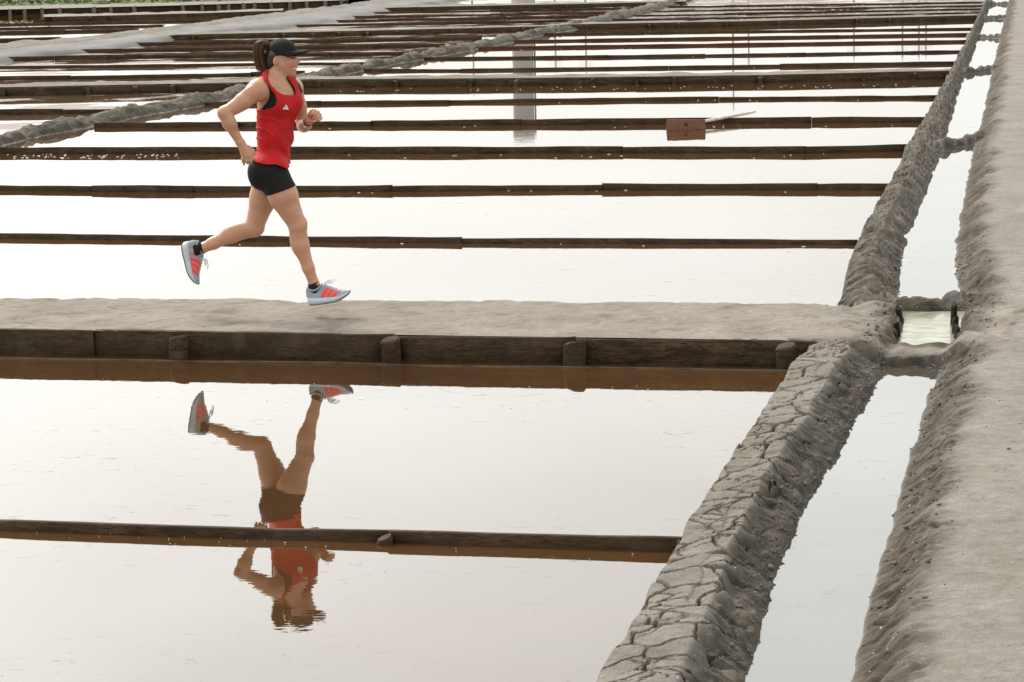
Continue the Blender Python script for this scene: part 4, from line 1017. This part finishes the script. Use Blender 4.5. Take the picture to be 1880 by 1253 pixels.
far_hole = cut_side(poly_sd([(536, 120), (537, 145), (546, 158), (551, 172), (553, 184), (551, 197), (575, 200), (580, 120)], 0.05), RY + 0.03, -1)
hem_a, hem_b = R(463, 293.5, -0.1), R(533, 307, -0.1)
hn = np.array([-(hem_b - hem_a)[2], 0, (hem_b - hem_a)[0]]); hn /= np.linalg.norm(hn)
upper = SDF(); upper.p = [q for q in trunk.p] + [thighs.p[0], thighs.p[2]]
upper.p += [arms.p[0], arms.p[1], arms.p[10]] + head.p[2:4]
upper.cone(R(506, 146), R(488, 156, -0.07), 0.047, 0.046, 0.05); upper.cone(R(510, 146), R(533, 157, 0.085), 0.045, 0.045, 0.05)
def fold(P):
    x, y, z = P[:, 0] - BASE[0], P[:, 1] - RY, P[:, 2]
    a = np.sin(46 * (z + 0.55 * x) + 5 * np.sin(9 * x + 4 * y)) * np.sin(13 * (x - 0.3 * z) + 2)
    b = np.sin(30 * (x + 0.35 * z) + 3 * np.sin(7 * z)); lowf = sstep(1.35, 0.95, z)
    c_ = np.sin(24 * (z + 0.95 * x + 0.3 * y) + 2.2 * np.sin(9 * x + 6 * z) + 1.5 * np.sin(17 * x - 11 * z)); sharp = 1 - np.abs(c_)
    return 0.0042 * a * (0.4 + lowf) + 0.0050 * b * lowf + 0.0085 * (sharp ** 3) * (0.5 + 0.5 * np.sin(8 * x - 13 * z)) * (0.25 + 0.75 * sstep(1.42, 1.2, z))
def tank(P):
    z = P[:, 2]; loose = 0.010 + 0.016 * sstep(1.25, 0.98, z)
    d = upper(P) - loose - fold(P)
    d = np.maximum(d, -neck_hole(P)); d = np.maximum(d, -near_hole(P)); d = np.maximum(d, -far_hole(P))
    wav = 0.006 * np.sin(P[:, 0] * 40 + P[:, 1] * 22)
    return np.maximum(d, -((P - hem_a) @ hn) + wav)
def bra(P):
    d = upper(P) - 0.0055
    d = np.maximum(d, -neck_hole_bra(P)); d = np.maximum(d, -near_hole_bra(P)); d = np.maximum(d, -far_hole(P) - 0.012)
    return np.maximum(d, 1.24 - P[:, 2])
tl, th_ = upper.bounds(0.04)
def cloth(name, color, rough=0.75, **kw):
    M = Mat(name); n = M.noise(M.pos(obj=True), 220, 2, 0.5); n2 = M.noise(M.pos(obj=True), 14, 4, 0.6)
    c = M.mix(M.rng(n2, 0.3, 0.7), tuple(x * 0.82 for x in color), tuple(x * 1.12 for x in color))
    nb = M.bump(n, 0.35, 0.0015); nb = M.bump(n2, 0.6, 0.018, nb)
    M.pbr(c, rough, nb, 0.3, **kw); return M.m
V2, Q2 = surface(tank, tl, th_, 0.0034); mt = mesh_np('tank_top', V2, Q2, cloth('red_jersey', (0.45, 0.007, 0.009))); TANK = part('tank_top', mt)
BLACK = cloth('black_fabric', (0.0055, 0.0055, 0.006), 0.8)
V3, Q3 = surface(bra, (tl[0], tl[1], 1.2), th_, 0.0036); part('sports_bra', mesh_np('sports_bra', V3, Q3, BLACK))
shp = SDF(); shp.p = [q for q in trunk.p[4:]] + thighs.p
sn_a, sn_b = R(486, 360.5, -0.1), R(538, 342.5, -0.1); s_n = np.array([-(sn_b - sn_a)[2], 0, (sn_b - sn_a)[0]]); s_n /= np.linalg.norm(s_n)
fn_a, fn_b = R(462, 340, 0.09), R(515, 352, 0.09); f_n = np.array([-(fn_b - fn_a)[2], 0, (fn_b - fn_a)[0]]); f_n /= np.linalg.norm(f_n)
ztop = R(495, 278)[2]
nleg = SDF(); nleg.p = [q for q in trunk.p[4:]] + thighs.p[:2]
fleg = SDF(); fleg.p = [q for q in trunk.p[4:]] + thighs.p[2:]
def shorts(P):
    a = np.maximum(nleg(P) - 0.006, -((P - sn_a) @ s_n)); b = np.maximum(fleg(P) - 0.006, -((P - fn_a) @ f_n))
    return np.maximum(np.minimum(a, b), P[:, 2] - ztop)
sl_, sh_ = shp.bounds(0.03); V4, Q4 = surface(shorts, sl_, sh_, 0.0036); part('shorts', mesh_np('shorts', V4, Q4, BLACK))

# white three-bar mark on the chest, laid on the cloth
def on_tank(px, py):
    d = ray(px, py); d = d / np.linalg.norm(d); t = (RY - 0.5) / d[1]
    for _ in range(60):
        p = CAM + d * t; s = float(tank(p[None])[0]); 
        if s < 0.0012: break
        t += max(s * 0.7, 0.001)
    return p
LV, LF = [], []
for (x0, y0_, x1, y1_, w_) in ((519.6, 201.3, 521.0, 198.4, 2.6), (523.0, 201.6, 524.6, 195.8, 2.7), (526.2, 201.7, 528.6, 193.2 + 2.2, 0.1),):
    pass
for quad in (((518.9, 200.8), (520.9, 197.6), (522.6, 201.2), (521.6, 201.4)), ((521.2, 197.0), (523.4, 195.6), (526.2, 201.5), (523.4, 201.3)), ((523.6, 194.0), (525.6, 192.6), (530.2, 201.6), (527.2, 201.6))):
    k = len(LV)
    for q in quad: LV.append(tuple(on_tank(*q) - ray(*q) / np.linalg.norm(ray(*q)) * 0.002))
    LF.append((k, k + 1, k + 2, k + 3))
mk = bpy.data.meshes.new('chest_logo'); mk.from_pydata(LV, [], LF); mk.materials.append(plain('white_print', (0.8, 0.8, 0.82), 0.6, 0.03)); part('chest_logo', mk, TANK, label='white three-bar triangle logo')

# ----- cap
capplane_n = off((0, 0, 0), frame(math.radians(13), math.radians(-7)), 0, 0, 1)
cap_o = R(520, 100.5)
def capd(P):
    l = (P - HC0) @ HD.T; rad = np.array([0.097, 0.082, 0.096])
    k0 = np.linalg.norm(l / rad, axis=1); k1 = np.linalg.norm(l / rad ** 2, axis=1) + 1e-9
    d = k0 * (k0 - 1) / k1
    d = np.maximum(d, -((P - cap_o) @ capplane_n))
    hole = np.linalg.norm((P - R(497, 90)) , axis=1) - 0.020
    seam = 0.0012 * (np.abs(np.sin(np.arctan2(l[:, 1], l[:, 0]) * 3)) < 0.06)
    return np.maximum(d + seam, -hole)
cv, cq = surface(capd, HC0 - 0.13, HC0 + 0.13, 0.003)
BLACKCAP = cloth('black_cap', (0.007, 0.0065, 0.0065), 0.85)
CAP = part('cap', mesh_np('cap', cv, cq, BLACKCAP))
BV, nu, nv = [], 25, 9
for side in (0, 1):
    for i in range(nu):
        a = math.radians(-78 + 156 * i / (nu - 1))
        for j in range(nv):
            v = j / (nv - 1)
            inn = np.array([0.093 * math.cos(a), 0.079 * math.sin(a)]); ext = 0.070 * math.cos(a * 0.86) ** 0.8
            r = inn + np.array([1.0, 0.10 * math.sin(a)]) * ext * v
            z = -0.002 + 0.012 * v * math.cos(a) - (0.026 * v + 0.002) * (math.sin(a) ** 2) * 0.7 - 0.014 * v * v - (0.0045 if side else 0)
            BV.append(off(R(518.5, 94.5), HD, r[0], r[1], z + 0.004))
g = grid_quads(nu, nv); n_all = nu * nv
edge = []
ring = [i * nv for i in range(nu)] + [(nu - 1) * nv + j for j in range(1, nv)] + [i * nv + nv - 1 for i in range(nu - 2, -1, -1)] + [j for j in range(nv - 2, 0, -1)]
for a, b in zip(ring, ring[1:] + ring[:1]): edge.append((a, b, b + n_all, a + n_all))
me = mesh_np('brim', BV, np.concatenate([g, g[:, ::-1] + n_all, np.array(edge)]), BLACKCAP); part('brim', me, CAP)

# ----- hair: close to the skull under the cap, and a pony tail of many strands
hair = SDF()
hair.ell(R(507, 104), HD, (0.062, 0.066, 0.072), 0.02); hair.ell(R(499, 118), HD, (0.034, 0.046, 0.056), 0.03); hair.ell(R(512, 100), HD, (0.055, 0.0745, 0.050), 0.02)
def haird(P):
    d = hair(P)
    return np.maximum(d, ((P - R(514, 108)) @ HD[0]) - 0.012 * ((P[:, 2] - R(514, 108)[2]) > 0))
hv, hq = surface(haird, *hair.bounds(0.02), 0.003)
def hair_mat():
    M = Mat('brown_hair'); c = M.attrib('Col', 'Color'); n = M.noise(M.pos((1, 1, 0.2)), 300, 2)
    M.pbr(M.mix(M.rng(n, 0.3, 0.7), c, M.mix(0.5, c, (0.02, 0.012, 0.008))), 0.38, None, 0.6); return M.m
HM = hair_mat()
mh = mesh_np('hair', hv, hq, HM); colattr(mh, 'Col', np.tile([0.028, 0.014, 0.008], (len(hv), 1))); HAIR = part('hair', mh)
TV, TF, TC = [], [], []
rr = random.Random(5)
for sidx in range(1150):
    f = rr.random(); o2 = rr.gauss(0, 1.5); o3 = rr.gauss(0, 1.6)
    # outer strands swing wide and high, inner ones hang at the nape
    A = [(496 - 2 * f, 84 + 3 * rr.random()), (488 - 7 * f, 76.5 + 6 * (1 - f)), (484 - 14 * f, 80 + 10 * (1 - f)), (482 - 13.5 * f, 96 + 4 * (1 - f)), (485 - 15 * f, 112 + 3 * rr.random()), (489 - 15 * f + rr.gauss(0, 1), 124 + 3 * rr.random()), (490.5 - 13 * f + rr.gauss(0, 2.0), 134 + rr.uniform(-4, 6) - 9 * f)]
    dy = rr.gauss(0, 0.020)
    if sidx % 12 == 0: o2 *= 3.0; o3 *= 3.5; f = min(1.25, f * 1.2)
    pts = [R(x + 0.7 * o2 * min(i, 3) / 2, y + 0.5 * o3, dy * min(1.0, 0.25 + i / 3)) for i, (x, y) in enumerate(A)]
    # smooth by Catmull-Rom
    P = []
    for i in range(len(pts) - 1):
        p0, p1, p2, p3 = pts[max(i - 1, 0)], pts[i], pts[i + 1], pts[min(i + 2, len(pts) - 1)]
        for t in (0, 0.34, 0.67):
            P.append(0.5 * (2 * p1 + (p2 - p0) * t + (2 * p0 - 5 * p1 + 4 * p2 - p3) * t * t + (3 * p1 - p0 - 3 * p2 + p3) * t ** 3))
    P.append(pts[-1]); r0 = rr.uniform(0.0009, 0.0018); k0 = len(TV)
    gold = rr.random() ** 1.9 * (0.35 + 0.75 * f); c = np.array([0.045, 0.021, 0.011]) * (1 - gold) + np.array([0.34, 0.17, 0.065]) * gold  # gold streaks, stronger on outer strands to paint in the backlit rim
    for i, p in enumerate(P):
        d = P[min(i + 1, len(P) - 1)] - P[max(i - 1, 0)]; d = d / (np.linalg.norm(d) + 1e-9); a = np.cross(d, [0, 1, 0.2]); a /= np.linalg.norm(a) + 1e-9; b = np.cross(d, a)
        r_ = r0 * (1 - 0.75 * (i / (len(P) - 1)) ** 2)
        for k in range(3): TV.append(p + (a * math.cos(2.094 * k) + b * math.sin(2.094 * k)) * r_); TC.append(c)
    for i in range(len(P) - 1):
        for k in range(3): x = k0 + i * 3 + k; y = k0 + i * 3 + (k + 1) % 3; TF.append((x, y, y + 3, x + 3))
mp_ = mesh_np('ponytail', TV, TF, HM); colattr(mp_, 'Col', np.array(TC)); part('ponytail', mp_, HAIR)
tie = [tuple(off(R(496, 84), frame(0, math.radians(40)), 0, 0.017 * math.cos(a), 0.017 * math.sin(a))) for a in np.linspace(0, 2 * math.pi, 13)]
mt_ = tube_mesh(tie, 0.006, 6, 'hair_tie'); mt_.materials.append(BLACK); part('hair_tie', mt_, HAIR)

# ----- wrist band
d_ = (FW - R(560, 230, 0.14)); d_ = Vector(d_).normalized(); c_ = Vector(FW) - d_ * 0.012; a_ = d_.orthogonal().normalized(); b_ = d_.cross(a_)
bm = bmesh.new(); rings = []
for hgt, rd in ((-0.009, 0.027), (-0.009, 0.030), (0.009, 0.0295), (0.009, 0.0265)):
    rings.append([bm.verts.new(c_ + d_ * hgt + (a_ * math.cos(2 * math.pi * k / 20) + b_ * math.sin(2 * math.pi * k / 20)) * rd) for k in range(20)])
for r1, r2 in zip(rings, rings[1:] + rings[:1]):
    for k in range(20): bm.faces.new((r1[k], r1[(k + 1) % 20], r2[(k + 1) % 20], r2[k]))
bmesh.ops.recalc_face_normals(bm, faces=bm.faces); mw = bpy.data.meshes.new('wristband'); bm.to_mesh(mw); bm.free(); mw.materials.append(BLACK); part('wristband', mw)

# ----- shoes: local x towards the toe, z up, origin at the heel on the sole
UPM = cloth('grey_mesh', (0.27, 0.325, 0.355), 0.8); SOLEM = plain('foam_sole', (0.47, 0.53, 0.575), 0.6, 0.06, 40); OUTM = plain('outsole', (0.16, 0.15, 0.15), 0.8); REDM = plain('red_stripe', (0.85, 0.045, 0.025), 0.5, 0.05, 60); LACEM = plain('lace', (0.60, 0.64, 0.66), 0.8)
SL_ = 0.268
def halfw(u): return 0.034 + 0.016 * math.sin(math.pi * min(1, max(0, (u - 0.30) / 0.75))) - 0.004 * math.sin(math.pi * u) if u < 0.97 else 0.030
def width(u):
    base = np.interp(u, [0, 0.03, 0.10, 0.25, 0.45, 0.62, 0.75, 0.86, 0.94, 0.985, 1.0], [0.010, 0.026, 0.036, 0.038, 0.037, 0.044, 0.048, 0.044, 0.033, 0.018, 0.006]); return float(base)
def bottom(u): return float(np.interp(u, [0, 0.06, 0.2, 0.6, 0.75, 0.9, 1.0], [0.016, 0.004, 0.0, 0.0, 0.006, 0.024, 0.044]))
def midtop(u): return float(np.interp(u, [0, 0.05, 0.25, 0.5, 0.75, 0.92, 1.0], [0.052, 0.048, 0.040, 0.034, 0.032, 0.040, 0.050]))
def upptop(u): return float(np.interp(u, [0, 0.03, 0.08, 0.20, 0.30, 0.40, 0.55, 0.72, 0.86, 0.95, 1.0], [0.085, 0.104, 0.098, 0.086, 0.094, 0.112, 0.094, 0.070, 0.060, 0.055, 0.050]))
def loft(rings, close=True):
    nr, ns = len(rings), len(rings[0]); V = [p for r in rings for p in r]; Fc = []
    for i in range(nr - 1):
        for k in range(ns): a = i * ns + k; b = i * ns + (k + 1) % ns; Fc.append((a, b, b + ns, a + ns))
    Fc.append(tuple(reversed(range(ns)))); Fc.append(tuple(range((nr - 1) * ns, nr * ns)))
    me = bpy.data.meshes.new('loft'); me.from_pydata(V, [], Fc); bm = bmesh.new(); bm.from_mesh(me); bmesh.ops.recalc_face_normals(bm, faces=bm.faces); bm.to_mesh(me); bm.free()
    for p in me.polygons: p.use_smooth = True
    return me
US = np.concatenate([np.linspace(0, 0.1, 6), np.linspace(0.14, 0.9, 20), np.linspace(0.92, 1.0, 7)])
def upper_pt(u, th):
    """th 0..pi over the shoe from one side to the other"""
    w_ = width(u) * 0.93; z0 = midtop(u) - 0.006; z1 = upptop(u); c, s = math.cos(th), math.sin(th)
    y = w_ * (abs(c) ** 0.75) * (1 if c > 0 else -1) * (1 - 0.30 * s * min(1, (z1 - z0) / 0.07)); z = z0 + (z1 - z0) * (abs(s) ** 0.8)
    return (u * SL_, y, z)
def make_sole():
    R_ = []
    for u in US:
        w_ = width(u); b, t = bottom(u), midtop(u); m_ = b + (t - b) * 0.5
        R_.append([(u * SL_, -w_ * 0.82, b + 0.002), (u * SL_, -w_ * 1.0, b + 0.010), (u * SL_, -w_ * 1.05, m_), (u * SL_, -w_ * 1.0, t), (u * SL_, 0, t + 0.003), (u * SL_, w_ * 1.0, t), (u * SL_, w_ * 1.05, m_), (u * SL_, w_ * 1.0, b + 0.010), (u * SL_, w_ * 0.82, b + 0.002), (u * SL_, 0, b + 0.002)])
    return loft(R_)
def make_out():
    R_ = []
    for u in US[2:-1]:
        w_ = width(u) * 0.9; b = bottom(u)
        R_.append([(u * SL_, -w_, b + 0.004), (u * SL_, -w_ * 0.9, b - 0.003), (u * SL_, w_ * 0.9, b - 0.003), (u * SL_, w_, b + 0.004)])
    return loft(R_)
def make_upper(): return loft([[upper_pt(u, math.pi * k / 16) for k in range(17)] for u in US])
def make_stripe(u0, side):
    V = []; n = 8
    for i in range(n + 1):
        f = i / n; ang = math.radians(4 + 52 * f)
        for e in (0, 0.5, 1.0):
            u = u0 + 0.155 * f + 0.085 * e; p = np.array(upper_pt(u, ang if side > 0 else math.pi - ang))
            q = np.array(upper_pt(u, (ang + 0.05) if side > 0 else math.pi - ang - 0.05)); tz = q - p; nrm = np.cross(tz, [1, 0, 0]); nrm /= np.linalg.norm(nrm) + 1e-9
            if nrm[1] * side < 0: nrm = -nrm
            V.append(tuple(p + nrm * 0.0016))
    me = mesh_np('stripe', V, grid_quads(n + 1, 3), REDM); return me
def make_laces():
    V, Fc = [], []
    def add(me):
        k = len(V); V.extend([tuple(v.co) for v in me.vertices]); Fc.extend([tuple(i + k for i in p.vertices) for p in me.polygons]); bpy.data.meshes.remove(me)
    for i in range(5):
        u = 0.43 + 0.062 * i; a = math.radians(58)
        add(tube_mesh([np.array(upper_pt(u + 0.02 * (k % 2), a + (math.pi - 2 * a) * k / 4)) + np.array([0, 0, 0.003]) for k in range(5)], 0.0028, 5))
    p0 = np.array(upper_pt(0.44, math.pi / 2)) + np.array([0, 0, 0.003])
    for s in (-1, 1):
        add(tube_mesh([p0, p0 + [0.012, s * 0.014, 0.014], p0 + [0.034, s * 0.022, 0.012], p0 + [0.046, s * 0.018, 0.002], p0 + [0.030, s * 0.010, 0.002], p0], 0.0026, 5))
        add(tube_mesh([p0, p0 + [0.02, s * 0.02, 0.016], p0 + [0.048, s * 0.026, 0.016], p0 + [0.070, s * 0.030, 0.010]], 0.0024, 5))
    me = bpy.data.meshes.new('laces'); me.from_pydata(V, [], Fc); me.materials.append(LACEM); return me
def make_collar():
    pts = []
    for k in range(25):
        a = 2 * math.pi * k / 24; u = 0.215 + 0.175 * math.cos(a); zz = upptop(min(0.40, max(0.03, u))) + 0.002
        pts.append((u * SL_, 0.027 * math.sin(a), zz - 0.004 * abs(math.sin(a))))
    return tube_mesh(pts, 0.006, 7, 'collar')
msole, mout, mupper, mlace, mcol = make_sole(), make_out(), make_upper(), make_laces(), make_collar()
msole.materials.append(SOLEM); mout.materials.append(OUTM); mupper.materials.append(UPM); mcol.materials.append(UPM)
stripes = [make_stripe(u, s) for s in (-1, 1) for u in (0.34, 0.46, 0.58)]
def sock(a, b, ra, rb):
    me = tube_mesh([a + (b - a) * t for t in np.linspace(0, 1, 5)], [ra, ra * 0.98, (ra + rb) / 2, rb, rb], 18, 'sock'); me.materials.append(BLACK); part('sock', me)
def shoe(heel, pitch, yaw, label, roll=0.0):
    o = bpy.data.objects.new('shoe', mupper); COL.objects.link(o); o.parent = person; o['label'] = label
    o.location = Vector(heel) - BASE; o.rotation_mode = 'ZYX'
    o.rotation_euler = (roll, -pitch, yaw)
    for nm, me in (('sole', msole), ('outsole', mout), ('laces', mlace), ('collar', mcol)): link(nm, me, o)
    for s in stripes: link('stripe', s, o)
    return o
shoe(R(566.5, 561.0, -0.08), math.radians(9), math.radians(-10), 'grey running shoe with red stripes on the leading foot, toe lifted')
shoe(R(331.5, 446.5, 0.09), math.radians(-79), math.radians(4), 'grey running shoe with red stripes on the trailing foot, sole up', 0.0)
sock(R(573.5, 513, -0.08) * 0 + np.array(R(575.0, 519.5, -0.081)), np.array(R(581.5, 537, -0.08)), 0.0365, 0.038)
sock(np.array(R(372.5, 455.5, 0.09)), np.array(R(357, 459.5, 0.09)), 0.0365, 0.038)
